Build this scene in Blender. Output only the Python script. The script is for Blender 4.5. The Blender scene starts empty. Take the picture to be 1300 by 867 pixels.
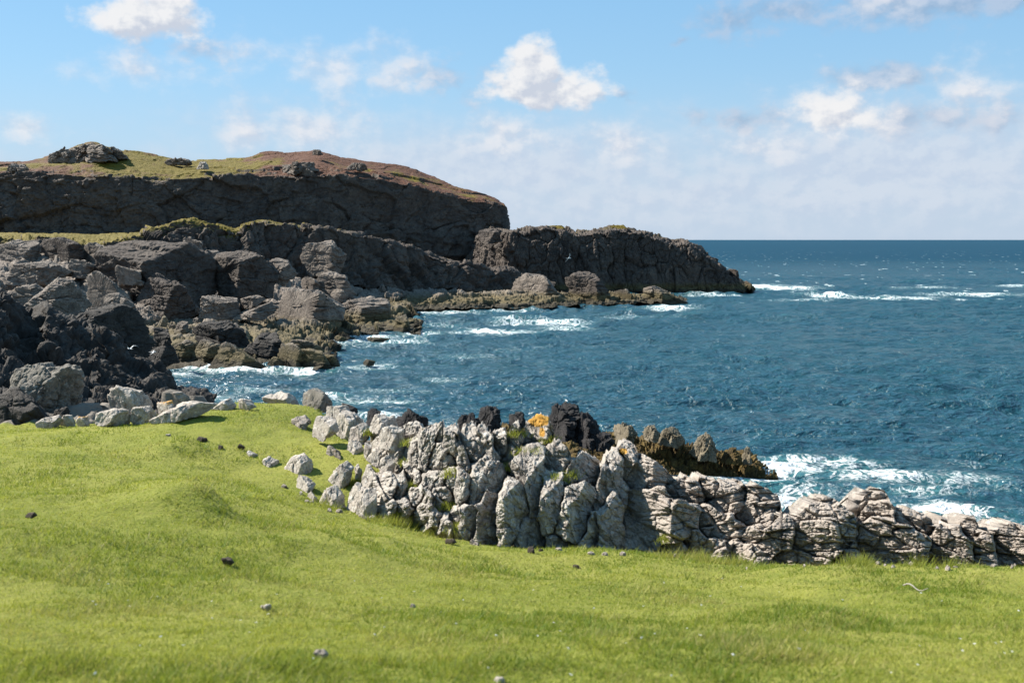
import bpy, math, random
import numpy as np
from mathutils import Vector, Matrix

sc = bpy.context.scene
col = sc.collection
random.seed(7)
R = math.radians

# ---------------------------------------------------------------- camera, sun, sky, exposure
F_PX, CX, CY, HORIZ = 1444.0, 650.0, 433.5, 304.0
PITCH = math.atan((CY - HORIZ) / F_PX)
CAM_Z = 10.0
cam = bpy.data.cameras.new("camera")
cam_o = bpy.data.objects.new("camera", cam)
col.objects.link(cam_o)
cam.sensor_width = 36.0
cam.lens = 36.0 * F_PX / 1300.0
cam.clip_start, cam.clip_end = 0.1, 60000.0
cam_o.location = (0, 0, CAM_Z)
cam_o.rotation_euler = (math.pi / 2 - PITCH, 0, 0)
cam.dof.use_dof = True
cam.dof.focus_distance = 45.0
cam.dof.aperture_fstop = 3.4
sc.camera = cam_o

SUN_AZ, SUN_EL = R(-65.0), R(42.0)          # azimuth from +Y towards +X
sun = bpy.data.lights.new("sun", "SUN")
sun.energy, sun.angle, sun.color = 5.0, R(0.55), (1.0, 0.94, 0.84)
sun_o = bpy.data.objects.new("sun", sun)
col.objects.link(sun_o)
SD = Vector((math.sin(SUN_AZ) * math.cos(SUN_EL), math.cos(SUN_AZ) * math.cos(SUN_EL), math.sin(SUN_EL)))
sun_o.rotation_euler = SD.to_track_quat("Z", "Y").to_euler()
sun_o.location = SD * 100

sc.view_settings.view_transform = "Standard"
sc.view_settings.look = "None"
sc.view_settings.gamma = 1.0
sc.view_settings.use_curve_mapping = False
sc.view_settings.exposure = 1.3
sc.cycles.max_bounces = 6
sc.cycles.use_denoising = True


class NT:
    """tiny node-tree helper"""
    def __init__(self, tree):
        self.t = tree
    def n(self, kind, **kw):
        nd = self.t.nodes.new(kind)
        for k, v in kw.items():
            setattr(nd, k, v)
        return nd
    def put(self, sock, v):
        if v is None:
            return
        if isinstance(v, bpy.types.NodeSocket):
            self.t.links.new(v, sock)
        elif hasattr(sock.default_value, "__len__") and not hasattr(v, "__len__"):
            sock.default_value = [v] * len(sock.default_value)
        elif hasattr(v, "__len__") and len(v) == 3 and len(sock.default_value) == 4:
            sock.default_value = (*v, 1)
        else:
            sock.default_value = v
    def math(self, op, a, b=None, c=None, clamp=False):
        nd = self.n("ShaderNodeMath", operation=op, use_clamp=clamp)
        for i, v in enumerate((a, b, c)):
            if v is not None:
                self.put(nd.inputs[i], v)
        return nd.outputs[0]
    def vmath(self, op, a, b=None):
        nd = self.n("ShaderNodeVectorMath", operation=op)
        self.put(nd.inputs[0], a)
        if b is not None:
            self.put(nd.inputs[1], b)
        return nd.outputs["Value"] if op in ("LENGTH", "DOT_PRODUCT") else nd.outputs[0]
    def mix(self, f, a, b):
        nd = self.n("ShaderNodeMix", data_type="RGBA")
        self.put(nd.inputs[0], f)
        self.put(nd.inputs[6], a)
        self.put(nd.inputs[7], b)
        return nd.outputs[2]
    def noise(self, vec, scale, detail=4, rough=0.55, dist=0.0, out="Fac"):
        nd = self.n("ShaderNodeTexNoise")
        self.put(nd.inputs["Vector"], vec)
        nd.inputs["Scale"].default_value = scale
        nd.inputs["Detail"].default_value = detail
        nd.inputs["Roughness"].default_value = rough
        nd.inputs["Distortion"].default_value = dist
        return nd.outputs[out]
    def voro(self, vec, scale, feature="F1", out="Distance", rnd=1.0):
        nd = self.n("ShaderNodeTexVoronoi", feature=feature)
        self.put(nd.inputs["Vector"], vec)
        nd.inputs["Scale"].default_value = scale
        nd.inputs["Randomness"].default_value = rnd
        return nd.outputs[out]
    def ss(self, v, lo, hi, a=0.0, b=1.0):
        nd = self.n("ShaderNodeMapRange", interpolation_type="SMOOTHSTEP")
        self.put(nd.inputs[0], v)
        for i, x in enumerate((lo, hi, a, b)):
            self.put(nd.inputs[i + 1], x)
        return nd.outputs[0]
    def attr(self, name):
        return self.n("ShaderNodeAttribute", attribute_name=name).outputs["Fac"]
    def scale(self, vec, s):
        return self.vmath("MULTIPLY", vec, s)


def build_world():
    w = bpy.data.worlds.new("World")
    sc.world = w
    w.use_nodes = True
    w.node_tree.nodes.clear()
    T = NT(w.node_tree)
    sky = T.n("ShaderNodeTexSky", sky_type="NISHITA")
    sky.sun_disc = False
    sky.sun_elevation = SUN_EL
    sky.sun_rotation = SUN_AZ
    sky.altitude = 10
    sky.air_density, sky.dust_density, sky.ozone_density = 1.0, 0.05, 1.8
    g = T.n("ShaderNodeTexCoord").outputs["Generated"]
    sep = T.n("ShaderNodeSeparateXYZ")
    T.put(sep.inputs[0], g)
    az = T.math("ARCTAN2", sep.outputs[0], sep.outputs[1])
    el = T.math("ARCSINE", sep.outputs[2])
    comb = T.n("ShaderNodeCombineXYZ")
    T.put(comb.inputs[0], az)
    T.put(comb.inputs[1], el)
    p = comb.outputs[0]                      # (azimuth, elevation) in radians: 1 degree = 0.01745
    wn = T.noise(p, 22, 4, 0.6, out="Color")
    wv = T.scale(T.vmath("SUBTRACT", wn, (0.5, 0.5, 0.5)), (0.022, 0.016, 0))
    pw = T.vmath("ADD", p, wv)
    pn = T.scale(p, (1.0, 1.35, 1.0))
    fb = T.noise(pn, 36, 8, 0.55)
    off = T.vmath("ADD", pn, (-0.006, 0.009, 0))
    fb2 = T.noise(off, 36, 6, 0.55)
    def field(lst, pw=pw, flat=1.0):
        m = None
        for (x, y, rx, ry, wt) in lst:
            a, e = math.atan((x - CX) / F_PX), math.atan((HORIZ - y) / F_PX)
            rx, ry = rx * 1.12, ry * 1.15
            v = T.scale(T.vmath("SUBTRACT", pw, (a, e, 0)), (F_PX / rx, F_PX / ry, 0))
            sv = T.n("ShaderNodeSeparateXYZ")
            T.put(sv.inputs[0], v)
            cv = T.n("ShaderNodeCombineXYZ")
            T.put(cv.inputs[0], sv.outputs[0])
            T.put(cv.inputs[1], T.math("MAXIMUM", sv.outputs[1], T.math("MULTIPLY", sv.outputs[1], -flat)))
            d = T.math("MULTIPLY_ADD", T.vmath("LENGTH", cv.outputs[0]), -wt, wt)
            m = d if m is None else T.math("MAXIMUM", m, d)
        return m
    bright = [(195, 48, 80, 44, 1.1), (222, 28, 42, 40, 1.1), (430, 96, 50, 40, .72), (508, 96, 60, 38, .7), (692, 122, 92, 40, 1.2),
              (680, 98, 50, 44, 1.2), (40, 178, 46, 20, .8), (185, 104, 75, 26, .62), (320, 78, 70, 24, .38), (640, 176, 60, 30, .75),
              (330, 172, 50, 34, .55), (410, 165, 70, 40, .55), (785, 190, 50, 30, .62), (1060, 152, 80, 44, .85), (1215, 132, 62, 38, .75),
              (1110, 24, 60, 22, .5), (960, 190, 60, 26, .55)]
    grey = [(1110, 112, 90, 18, .7), (945, 155, 70, 18, .62), (930, 42, 70, 24, .6), (1000, 30, 90, 24, .6), (1180, 28, 190, 34, .85),
            (1180, 160, 120, 26, .6), (700, 128, 80, 14, .6), (250, 75, 80, 20, .42), (560, 100, 90, 24, .4), (860, 62, 20, 6, .5),
            (790, 125, 20, 10, .4), (620, 120, 60, 24, .35)]
    veil = [(640, 215, 420, 75, .8), (1120, 215, 380, 90, .85), (380, 170, 190, 50, .5), (900, 250, 900, 60, .6), (100, 240, 400, 50, .5)]
    soft = [b_ for b_ in bright if b_[4] < 1]
    bright = [b_ for b_ in bright if b_[4] >= 1] + [(1062, 158, 66, 40, .75)]
    nz = T.math("MULTIPLY_ADD", fb, 1.6, -0.84)
    mb = T.math("ADD", field(bright, pw, 1.9), nz)
    mg = T.math("ADD", field(grey), nz)
    mv = T.math("ADD", field(veil), T.math("MULTIPLY", nz, 0.45))
    ab = T.ss(mb, 0.0, 0.6, 0, 0.97)
    msf = T.math("ADD", field(soft, pw, 1.2), nz)
    asf = T.ss(msf, -0.15, 0.95, 0, 0.85)
    ag = T.ss(mg, -0.02, 0.6, 0, 0.62)
    av = T.ss(mv, -0.05, 0.7, 0, 0.75)
    mo = T.math("ADD", field(bright, T.vmath("ADD", pw, (-0.010, 0.017, 0)), 1.9), T.math("MULTIPLY_ADD", fb2, 1.6, -0.84))
    relief = T.math("MULTIPLY_ADD", T.math("SUBTRACT", fb, fb2), 3.0, T.math("SUBTRACT", 1.0, T.ss(mo, 0.10, 0.95)), clamp=True)
    relief2 = T.math("MULTIPLY_ADD", T.math("SUBTRACT", fb, fb2), 5.0, 0.6, clamp=True)
    S = 6.6                                   # cloud radiance in the sky's own units
    c_b = T.mix(relief, (0.62 * S, 0.67 * S, 0.77 * S), (0.92 * S, 0.92 * S, 0.93 * S))
    c_g = T.mix(relief2, (0.34 * S, 0.44 * S, 0.60 * S), (0.56 * S, 0.61 * S, 0.73 * S))
    c_v = T.mix(relief2, (0.60 * S, 0.68 * S, 0.82 * S), (0.70 * S, 0.76 * S, 0.86 * S))
    hz = T.ss(el, 0.0, 0.155, 0.75, 0.0)
    blue = T.mix(T.ss(el, 0.0, 0.30), (2.9, 4.3, 5.7), (1.75, 3.75, 6.0))
    base = T.mix(0.7, T.vmath('MULTIPLY', sky.outputs[0], (0.78, 0.97, 1.03)), blue)
    base = T.mix(hz, base, (0.55 * S, 0.64 * S, 0.80 * S))
    c = T.mix(av, base, c_v)
    c = T.mix(ag, c, c_g)
    c = T.mix(asf, c, T.mix(relief2, (0.66 * S, 0.71 * S, 0.81 * S), (0.88 * S, 0.88 * S, 0.91 * S)))
    c = T.mix(ab, c, c_b)
    up = T.math("GREATER_THAN", el, -0.002)
    c = T.mix(up, sky.outputs[0], c)
    bg = T.n("ShaderNodeBackground")
    T.put(bg.inputs[0], c)
    bg.inputs[1].default_value = 0.06
    out = T.n("ShaderNodeOutputWorld")
    T.t.links.new(bg.outputs[0], out.inputs[0])


build_world()

# ---------------------------------------------------------------- points from the photograph's sight lines
sp, cp = math.sin(PITCH), math.cos(PITCH)


def P(px, py, d):
    """world point seen at photograph pixel (px, py) at d metres in front of the camera"""
    u, v = (px - CX) / F_PX, (CY - py) / F_PX
    k = d / (cp + v * sp)
    return np.array((u * k, d, CAM_Z + (-sp + v * cp) * k))


def D0(py, z=0.0):
    v = (CY - py) / F_PX
    return (CAM_Z - z) / (sp - v * cp) * (cp + v * sp)


def PZ(px, py, z=0.0):
    return P(px, py, D0(py, z))


# ---------------------------------------------------------------- numpy noise
def hsh(ix, iy, iz, seed):
    h = (ix.astype(np.uint32) * np.uint32(374761393) + iy.astype(np.uint32) * np.uint32(668265263)
         + iz.astype(np.uint32) * np.uint32(2147483647) + np.uint32((seed * 974634777) & 0xffffffff))
    h = (h ^ (h >> np.uint32(13))) * np.uint32(1274126177)
    h = (h ^ (h >> np.uint32(16))) * np.uint32(2246822519)
    return h ^ (h >> np.uint32(15))


def fl(h, k):
    return ((h >> np.uint32(k)) & np.uint32(1023)).astype(np.float32) / 1023.0


def vnoise(p, seed):
    f = np.floor(p)
    i = f.astype(np.int64)
    t = (p - f).astype(np.float32)
    t = t * t * t * (t * (t * 6 - 15) + 10)
    r = 0
    for dx in (0, 1):
        wx = t[:, 0] if dx else 1 - t[:, 0]
        for dy in (0, 1):
            wy = t[:, 1] if dy else 1 - t[:, 1]
            for dz in (0, 1):
                wz = t[:, 2] if dz else 1 - t[:, 2]
                r = r + wx * wy * wz * fl(hsh(i[:, 0] + dx, i[:, 1] + dy, i[:, 2] + dz, seed), 4)
    return r * 2 - 1


def fbm(p, seed, octv=4, gain=0.5):
    a, s, r = 1.0, 1.0, 0
    for o in range(octv):
        r = r + a * vnoise(p * s + 17.3 * o, seed + o)
        a *= gain
        s *= 2.03
    return r


def blocks(p, seed, jit=0.85):
    """faceted block noise: every cell is a tilted plane of its own; also the gap to the next cell"""
    b = np.floor(p - 0.5)
    best = np.full(len(p), 9e9, np.float32)
    sec = best.copy()
    val = np.zeros(len(p), np.float32)
    for dx in (0, 1):
        for dy in (0, 1):
            for dz in (0, 1):
                c = b + (dx, dy, dz)
                i = c.astype(np.int64)
                h = hsh(i[:, 0], i[:, 1], i[:, 2], seed)
                r = np.stack((fl(h, 0), fl(h, 10), fl(h, 20)), 1)
                q = (p - (c + 0.5 + (r - 0.5) * jit)).astype(np.float32)
                d = np.abs(q).max(1) * 0.6 + np.sqrt((q * q).sum(1)) * 0.4
                h2 = hsh(i[:, 1], i[:, 2], i[:, 0], seed + 91)
                t = np.stack((fl(h2, 0), fl(h2, 10), fl(h2, 20)), 1) * 2 - 1
                v = (r[:, 0] * 2 - 1) * 0.6 + (q * t).sum(1) * 0.9
                near = d < best
                sec = np.where(near, best, np.minimum(sec, d))
                val = np.where(near, v, val)
                best = np.where(near, d, best)
    return val, sec - best


def craggy(p, scale, seed, stretch=(1, 1, 1), crack=0.35, octv=3):
    q = p / (np.array(stretch) * scale)
    q = q + 0.25 * np.stack([vnoise(q * 0.9 + 5 * k, seed + 50 + k) for k in range(3)], 1)
    r, a, s = 0, 1.0, 1.0
    for o in range(octv):
        v, e = blocks(q * s + 3.7 * o, seed + 7 * o)
        r = r + a * (v - crack * np.exp(-(e / 0.07) ** 2))
        a *= 0.46
        s *= 2.3
    return r


# ---------------------------------------------------------------- object helpers
def tag(o, label=None, cat=None, group=None, kind=None):
    if label:
        o["label"] = label
    if cat:
        o["category"] = cat
    if group:
        o["group"] = group
    if kind:
        o["kind"] = kind
    return o


def mesh_obj(name, verts, faces, mat, parent=None, attrs=None, smooth=True):
    me = bpy.data.meshes.new(name)
    faces = np.asarray(faces, np.int32)
    nf, k = faces.shape
    me.vertices.add(len(verts))
    me.vertices.foreach_set("co", np.asarray(verts, np.float32).ravel())
    me.loops.add(nf * k)
    me.loops.foreach_set("vertex_index", faces.ravel())
    me.polygons.add(nf)
    me.polygons.foreach_set("loop_start", np.arange(0, nf * k, k, dtype=np.int32))
    me.polygons.foreach_set("loop_total", np.full(nf, k, np.int32))
    me.update(calc_edges=True)
    if smooth:
        me.polygons.foreach_set("use_smooth", np.ones(nf, bool))
    for a, v in (attrs or {}).items():
        at = me.attributes.new(a, "FLOAT", "POINT")
        at.data.foreach_set("value", np.asarray(v, np.float32))
    me.materials.append(mat)
    o = bpy.data.objects.new(name, me)
    col.objects.link(o)
    o.parent = parent
    return o


def grid_faces(nu, nv):
    i, j = np.meshgrid(np.arange(nu - 1), np.arange(nv - 1), indexing="ij")
    a = i * nv + j
    return np.stack((a, a + nv, a + nv + 1, a + 1), -1).reshape(-1, 4)


# ---------------------------------------------------------------- materials
def new_mat(name):
    m = bpy.data.materials.new(name)
    m.use_nodes = True
    m.node_tree.nodes.clear()
    T = NT(m.node_tree)
    b = T.n("ShaderNodeBsdfPrincipled")
    o = T.n("ShaderNodeOutputMaterial")
    T.t.links.new(b.outputs[0], o.inputs[0])
    return m, T, b, o


def rock_mat(name, a, b_, dark, light, size, dark_amt=0.5, light_amt=0.35, bump=0.25, tide=None, veg=False, lichen=False, strata=0.0):
    """size: metres of the main colour patches"""
    m, T, bs, out = new_mat(name)
    pos = T.n("ShaderNodeNewGeometry").outputs["Position"]
    k = 1.0 / size
    n1 = T.noise(pos, k, 5, 0.6)
    n2 = T.noise(pos, 3.1 * k, 6, 0.65, 0.4)
    n3 = T.noise(pos, 9 * k, 5, 0.7)
    c = T.mix(T.ss(n1, 0.35, 0.65), a, b_)
    c = T.mix(T.ss(n2, 0.62 - dark_amt * 0.25, 0.78 - dark_amt * 0.2, 0, 0.85), c, dark)
    c = T.mix(T.ss(T.noise(T.vmath("ADD", pos, (31, 7, 3)), 5 * k, 5, 0.7, 0.6), 0.66 - light_amt * 0.2, 0.72 - light_amt * 0.15, 0, 0.8), c, light)
    c = T.mix(T.ss(n3, 0.3, 0.72, 0.45, 0), c, dark)
    if lichen == 2:
        wm = T.attr("warm")
        c = T.mix(T.math("MULTIPLY", wm, 0.8), c, T.mix(n2, (0.20, 0.165, 0.14), (0.40, 0.34, 0.29)))
        c = T.mix(T.ss(T.noise(T.vmath("ADD", pos, (9, 5, 1)), 1.1 * k, 4, 0.6), 0.52, 0.62, 0, 0.55), c, (0.20, 0.175, 0.155))
    if lichen:
        li = T.attr("lichen")
        lf = T.ss(T.math("ADD", T.math("MULTIPLY", li, 1.1), T.math("MULTIPLY_ADD", n3, 0.9, -0.75)), 0.3, 0.5)
        c = T.mix(lf, c, T.mix(n2, (0.40, 0.175, 0.013), (0.33, 0.21, 0.05)))
        lb = T.ss(T.noise(T.vmath("ADD", pos, (3, 77, 13)), 2.4 * k, 4, 0.6), 0.66, 0.72, 0, 0.55)
        c = T.mix(lb, c, (0.16, 0.11, 0.035))
    z = T.n("ShaderNodeSeparateXYZ")
    T.put(z.inputs[0], pos)
    if tide:
        zz = T.math("MULTIPLY_ADD", T.math("SUBTRACT", n2, 0.5), 1.6, z.outputs[2])
        c = T.mix(T.ss(zz, tide * 0.55, tide * 1.4, 0.85, 0), c, T.mix(n3, (0.045, 0.036, 0.016), (0.15, 0.115, 0.045)))
        c = T.mix(T.ss(zz, 0.1, tide * 0.35, 0.8, 0), c, (0.028, 0.024, 0.018))
    if veg:
        v = T.attr("veg")
        h = T.attr("heath")
        vf = T.ss(T.math("ADD", v, T.math("MULTIPLY_ADD", n2, 0.7, -0.35)), 0.18, 0.36)
        hf = T.ss(T.math("ADD", h, T.math("MULTIPLY_ADD", n1, 1.4, -0.7)), 0.35, 0.65)
        g = T.mix(n3, (0.070, 0.056, 0.003), (0.145, 0.108, 0.008))
        hc = T.mix(n2, (0.060, 0.022, 0.014), (0.115, 0.052, 0.026))
        c = T.mix(vf, c, T.mix(hf, g, hc))
    T.put(bs.inputs["Base Color"], c)
    bs.inputs["Roughness"].default_value = 0.85
    bs.inputs["Specular IOR Level"].default_value = 0.25
    fol = T.scale(T.vmath("ADD", pos, T.scale(T.noise(pos, 1.5 * k, 2, out="Color"), size * 0.35)), (1.0, 0.8, 0.5))
    rid = T.math("ABSOLUTE", T.math("MULTIPLY_ADD", T.noise(fol, 5 * k, 5, 0.6), 2.0, -1.0))
    hgt = T.math("ADD", T.math("MULTIPLY", T.noise(pos, 6 * k, 8, 0.66), 0.5), T.math("MULTIPLY", T.ss(rid, 0.0, 0.10), 0.10))
    if strata:
        sp_ = T.scale(pos, (0.35, 0.35, 1.0))
        hgt = T.math("ADD", hgt, T.math("MULTIPLY", T.noise(sp_, 9 * k, 4, 0.6, 0.6), strata))
    bp = T.n("ShaderNodeBump")
    bp.inputs["Strength"].default_value = 0.9
    bp.inputs["Distance"].default_value = bump * size
    T.put(bp.inputs["Height"], hgt)
    T.put(bs.inputs["Normal"], bp.outputs[0])
    return m


M = {}
M["pale"] = rock_mat("pale_lichened_rock", (0.37, 0.325, 0.28), (0.47, 0.415, 0.35), (0.14, 0.12, 0.105), (0.60, 0.565, 0.51), 0.45, 0.55, 0.6, 0.12, lichen=True)
M["outcrop"] = rock_mat("jointed_outcrop_rock", (0.34, 0.308, 0.272), (0.44, 0.40, 0.348), (0.12, 0.10, 0.088), (0.60, 0.565, 0.51), 0.45, 0.6, 0.55, 0.10, lichen=2)
M["grey"] = rock_mat("lichened_boulder_rock", (0.15, 0.135, 0.112), (0.23, 0.205, 0.172), (0.055, 0.05, 0.043), (0.38, 0.36, 0.315), 0.5, 0.55, 0.4, 0.12, lichen=True)
M["warm"] = rock_mat("warm_grey_rock", (0.29, 0.25, 0.215), (0.41, 0.355, 0.305), (0.09, 0.075, 0.065), (0.47, 0.42, 0.37), 0.4, 0.55, 0.35, 0.2, lichen=True, strata=0.5)
M["shore"] = rock_mat("dark_shore_rock", (0.15, 0.122, 0.10), (0.24, 0.20, 0.165), (0.055, 0.046, 0.04), (0.33, 0.28, 0.23), 2.2, 0.5, 0.3, 0.12, tide=1.5, veg=True)
M["cliff"] = rock_mat("dark_cliff_rock", (0.070, 0.055, 0.046), (0.11, 0.087, 0.070), (0.026, 0.022, 0.020), (0.17, 0.14, 0.115), 4.0, 0.5, 0.25, 0.14, tide=1.3, veg=True)
M["crag"] = rock_mat("black_crag_rock", (0.032, 0.028, 0.025), (0.055, 0.047, 0.04), (0.02, 0.018, 0.017), (0.12, 0.11, 0.085), 0.9, 0.5, 0.2, 0.15)
M["black"] = rock_mat("black_lichen_rock", (0.022, 0.020, 0.021), (0.040, 0.036, 0.036), (0.010, 0.010, 0.010), (0.07, 0.06, 0.055), 0.5, 0.5, 0.15, 0.2)
M["weed"] = rock_mat("seaweed_covered_rock", (0.080, 0.053, 0.016), (0.16, 0.108, 0.028), (0.02, 0.014, 0.008), (0.24, 0.18, 0.06), 0.5, 0.6, 0.3, 0.25)
M["tan"] = rock_mat("barnacled_rock", (0.17, 0.14, 0.09), (0.24, 0.20, 0.14), (0.06, 0.05, 0.035), (0.32, 0.27, 0.2), 0.5, 0.5, 0.3, 0.2)
M["dung"] = rock_mat("dried_dung", (0.05, 0.038, 0.025), (0.075, 0.056, 0.04), (0.02, 0.016, 0.012), (0.11, 0.09, 0.07), 0.08, 0.5, 0.2, 0.2)


def plain_mat(name, c, rough=0.7, trans=0.0):
    m, T, b, o = new_mat(name)
    pos = T.n("ShaderNodeNewGeometry").outputs["Position"]
    T.put(b.inputs["Base Color"], T.mix(T.noise(pos, 20, 4), [x * 0.8 for x in c], c))
    b.inputs["Roughness"].default_value = rough
    return m


M["gull"] = plain_mat("gull_white", (0.75, 0.75, 0.73))
M["gull_wing"] = plain_mat("gull_grey", (0.35, 0.37, 0.40))
M["wood"] = plain_mat("weathered_wood", (0.28, 0.25, 0.21))


def ground_mat():
    m, T, b, o = new_mat("turf")
    pos = T.n("ShaderNodeNewGeometry").outputs["Position"]
    n1, n2, n3 = T.noise(pos, 0.45, 4, 0.6), T.noise(pos, 2.2, 5, 0.65), T.noise(pos, 26, 5, 0.7)
    g = T.mix(T.ss(n1, 0.35, 0.65), (0.15, 0.17, 0.028), (0.21, 0.215, 0.045))
    g = T.mix(T.ss(n2, 0.5, 0.72, 0, 0.6), g, (0.11, 0.14, 0.02))
    g = T.mix(T.ss(n3, 0.45, 0.75, 0, 0.6), g, (0.24, 0.21, 0.075))
    rk = T.ss(T.math("ADD", T.attr("rocky"), T.math("MULTIPLY_ADD", n2, 0.8, -0.4)), 0.4, 0.6)
    r = T.mix(n2, (0.09, 0.08, 0.065), (0.26, 0.23, 0.2))
    T.put(b.inputs["Base Color"], T.mix(rk, g, r))
    b.inputs["Roughness"].default_value = 0.95
    b.inputs["Specular IOR Level"].default_value = 0.1
    bp = T.n("ShaderNodeBump")
    bp.inputs["Distance"].default_value = 0.03
    T.put(bp.inputs["Height"], T.math("ADD", n3, T.noise(pos, 9, 4)))
    T.put(b.inputs["Normal"], bp.outputs[0])
    return m


def blade_mat():
    m, T, b, o = new_mat("grass_blades")
    t = T.attr("tint")
    dry = T.attr("dry")
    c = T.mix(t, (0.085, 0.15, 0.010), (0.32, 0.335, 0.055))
    c = T.mix(dry, c, (0.38, 0.31, 0.13))
    T.put(b.inputs["Base Color"], c)
    b.inputs["Roughness"].default_value = 0.6
    b.inputs["Specular IOR Level"].default_value = 0.2
    tr = T.n("ShaderNodeBsdfTranslucent")
    T.put(tr.inputs[0], T.mix(0.5, c, (0.32, 0.34, 0.04)))
    mx = T.n("ShaderNodeMixShader")
    mx.inputs[0].default_value = 0.4
    T.t.links.new(b.outputs[0], mx.inputs[1])
    T.t.links.new(tr.outputs[0], mx.inputs[2])
    T.t.links.new(mx.outputs[0], o.inputs[0])
    return m


def sea_mat():
    m, T, b, o = new_mat("sea_water")
    pos = T.n("ShaderNodeNewGeometry").outputs["Position"]
    h, fm = T.attr("crest"), T.attr("foam")
    ps = T.scale(pos, (1.0, 1.0, 0.0))
    big = T.noise(T.scale(pos, (0.010, 0.022, 0)), 1, 4, 0.6)
    c = T.mix(T.ss(h, 0.30, 0.80, 0, 1.0), (0.0110, 0.056, 0.077), (0.032, 0.132, 0.132))
    c = T.mix(T.ss(big, 0.4, 0.65, 0, 0.45), c, (0.010, 0.048, 0.070))
    off = T.n("ShaderNodeSeparateXYZ")
    T.put(off.inputs[0], pos)
    c = T.mix(T.ss(off.outputs[1], 130, 700, 0, 0.85), c, (0.0068, 0.040, 0.074))      # deeper, bluer water offshore
    c = T.mix(T.ss(fm, 0.10, 0.75, 0, 0.75), c, (0.05, 0.17, 0.17))
    f1 = T.noise(T.scale(pos, (1.0, 0.8, 0)), 0.75, 7, 0.66, 1.6)
    f2 = T.noise(T.scale(pos, (1.0, 0.8, 0)), 3.4, 6, 0.7, 0.9)
    web = T.math("ABSOLUTE", T.math("MULTIPLY_ADD", f1, 2.0, -1.0))           # thin foam threads where the noise crosses its middle
    lace = T.ss(web, 0.0, 0.22, 1.0, 0.0)
    tot = T.math("ADD", T.math("MULTIPLY", fm, 1.25), T.math("MULTIPLY_ADD", f2, 1.25, -0.74))
    tot = T.math("ADD", tot, T.math("MULTIPLY_ADD", lace, 0.60, -0.34))
    foam = T.ss(tot, 0.34, 1.0)
    c = T.mix(foam, c, (0.74, 0.77, 0.78))
    T.put(b.inputs["Base Color"], c)
    b.inputs["IOR"].default_value = 1.33
    far = T.n("ShaderNodeSeparateXYZ")
    T.put(far.inputs[0], pos)
    T.put(b.inputs["Roughness"], T.math("MULTIPLY_ADD", foam, 0.7, 0.16))
    w1 = T.noise(T.scale(pos, (0.8, 1.1, 0)), 0.55, 3, 0.6, 0.4)
    w2 = T.noise(T.scale(pos, (0.8, 1.2, 0)), 2.2, 4, 0.62, 0.5)
    w0 = T.noise(T.scale(pos, (0.6, 1.2, 0)), 0.09, 3, 0.6, 0.3)
    hh = T.math("ADD", T.math("MULTIPLY", w1, 0.9), T.math("MULTIPLY", w2, 0.36))
    hh = T.math("ADD", hh, T.math("MULTIPLY", w0, 1.3))
    hh = T.math("ADD", hh, T.math("MULTIPLY", foam, 0.05))
    bp = T.n("ShaderNodeBump")
    bp.inputs["Strength"].default_value = 1.0
    bp.inputs["Distance"].default_value = 1.05
    T.put(bp.inputs["Height"], hh)
    T.put(b.inputs["Normal"], bp.outputs[0])
    # wind-roughened water: wave faces hide one another, so the mirror share stays well under a calm surface's
    b.inputs["Specular IOR Level"].default_value = 0.0
    b.inputs["IOR"].default_value = 1.0
    gl = T.n("ShaderNodeBsdfGlossy")
    gl.inputs["Roughness"].default_value = 0.16
    T.put(gl.inputs["Normal"], bp.outputs[0])
    fr = T.n("ShaderNodeFresnel")
    fr.inputs[0].default_value = 1.33
    T.put(fr.inputs[1], bp.outputs[0])
    cap = T.ss(far.outputs[1], 80, 600, 0.85, 0.10)
    fac = T.math("MULTIPLY", T.math("MINIMUM", fr.outputs[0], cap), T.math("SUBTRACT", 1.0, foam))
    mx = T.n("ShaderNodeMixShader")
    T.put(mx.inputs[0], fac)
    T.t.links.new(b.outputs[0], mx.inputs[1])
    T.t.links.new(gl.outputs[0], mx.inputs[2])
    T.t.links.new(mx.outputs[0], o.inputs[0])
    return m


M["ground"], M["blade"], M["sea"] = ground_mat(), blade_mat(), sea_mat()

# ---------------------------------------------------------------- foreground ground (thin-plate spline through sight-line points)
xs = lambda px, d: (px - CX) / F_PX * d
ctrl = [(0, 0, 8.3), (0, -8, 8.9), (-16, -6, 9.2), (16, -6, 8.4), (-12, 3, 8.9), (12, 3, 7.9), (-9, 8, 8.2), (10, 8, 7.5)]
for px, py, d in [(0, 867, 4.4), (350, 867, 4.5), (650, 867, 4.6), (1000, 867, 4.7), (1300, 867, 4.8),
                  (0, 760, 6.6), (350, 760, 7.3), (650, 765, 7.8), (1000, 765, 8.2), (1300, 760, 8.3),
                  (0, 680, 8.8), (150, 690, 8.8), (330, 690, 9.5), (500, 715, 9.6), (650, 725, 10.2), (800, 726, 10.4),
                  (950, 718, 11.0), (1100, 719, 10.6), (1300, 720, 10.6), (1450, 720, 10.6),
                  (0, 600, 13.0), (200, 605, 13.2), (300, 612, 13.6), (0, 555, 17.5), (130, 550, 17.8), (250, 535, 18.5),
                  (330, 592, 16.3), (400, 641, 14.6), (480, 664, 14.0), (560, 682, 13.4), (650, 694, 13.05), (750, 700, 13.1), (850, 708, 13.1), (920, 716, 12.7),
                  (0, 541, 20.5), (130, 541, 20.5), (200, 530, 21), (300, 514, 22), (370, 515, 22), (-250, 545, 20), (-250, 640, 10),
                  (420, 560, 18), (460, 590, 16.5), (500, 560, 17.2), (400, 520, 21)]:
    ctrl.append(tuple(P(px, py, d)))
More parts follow.
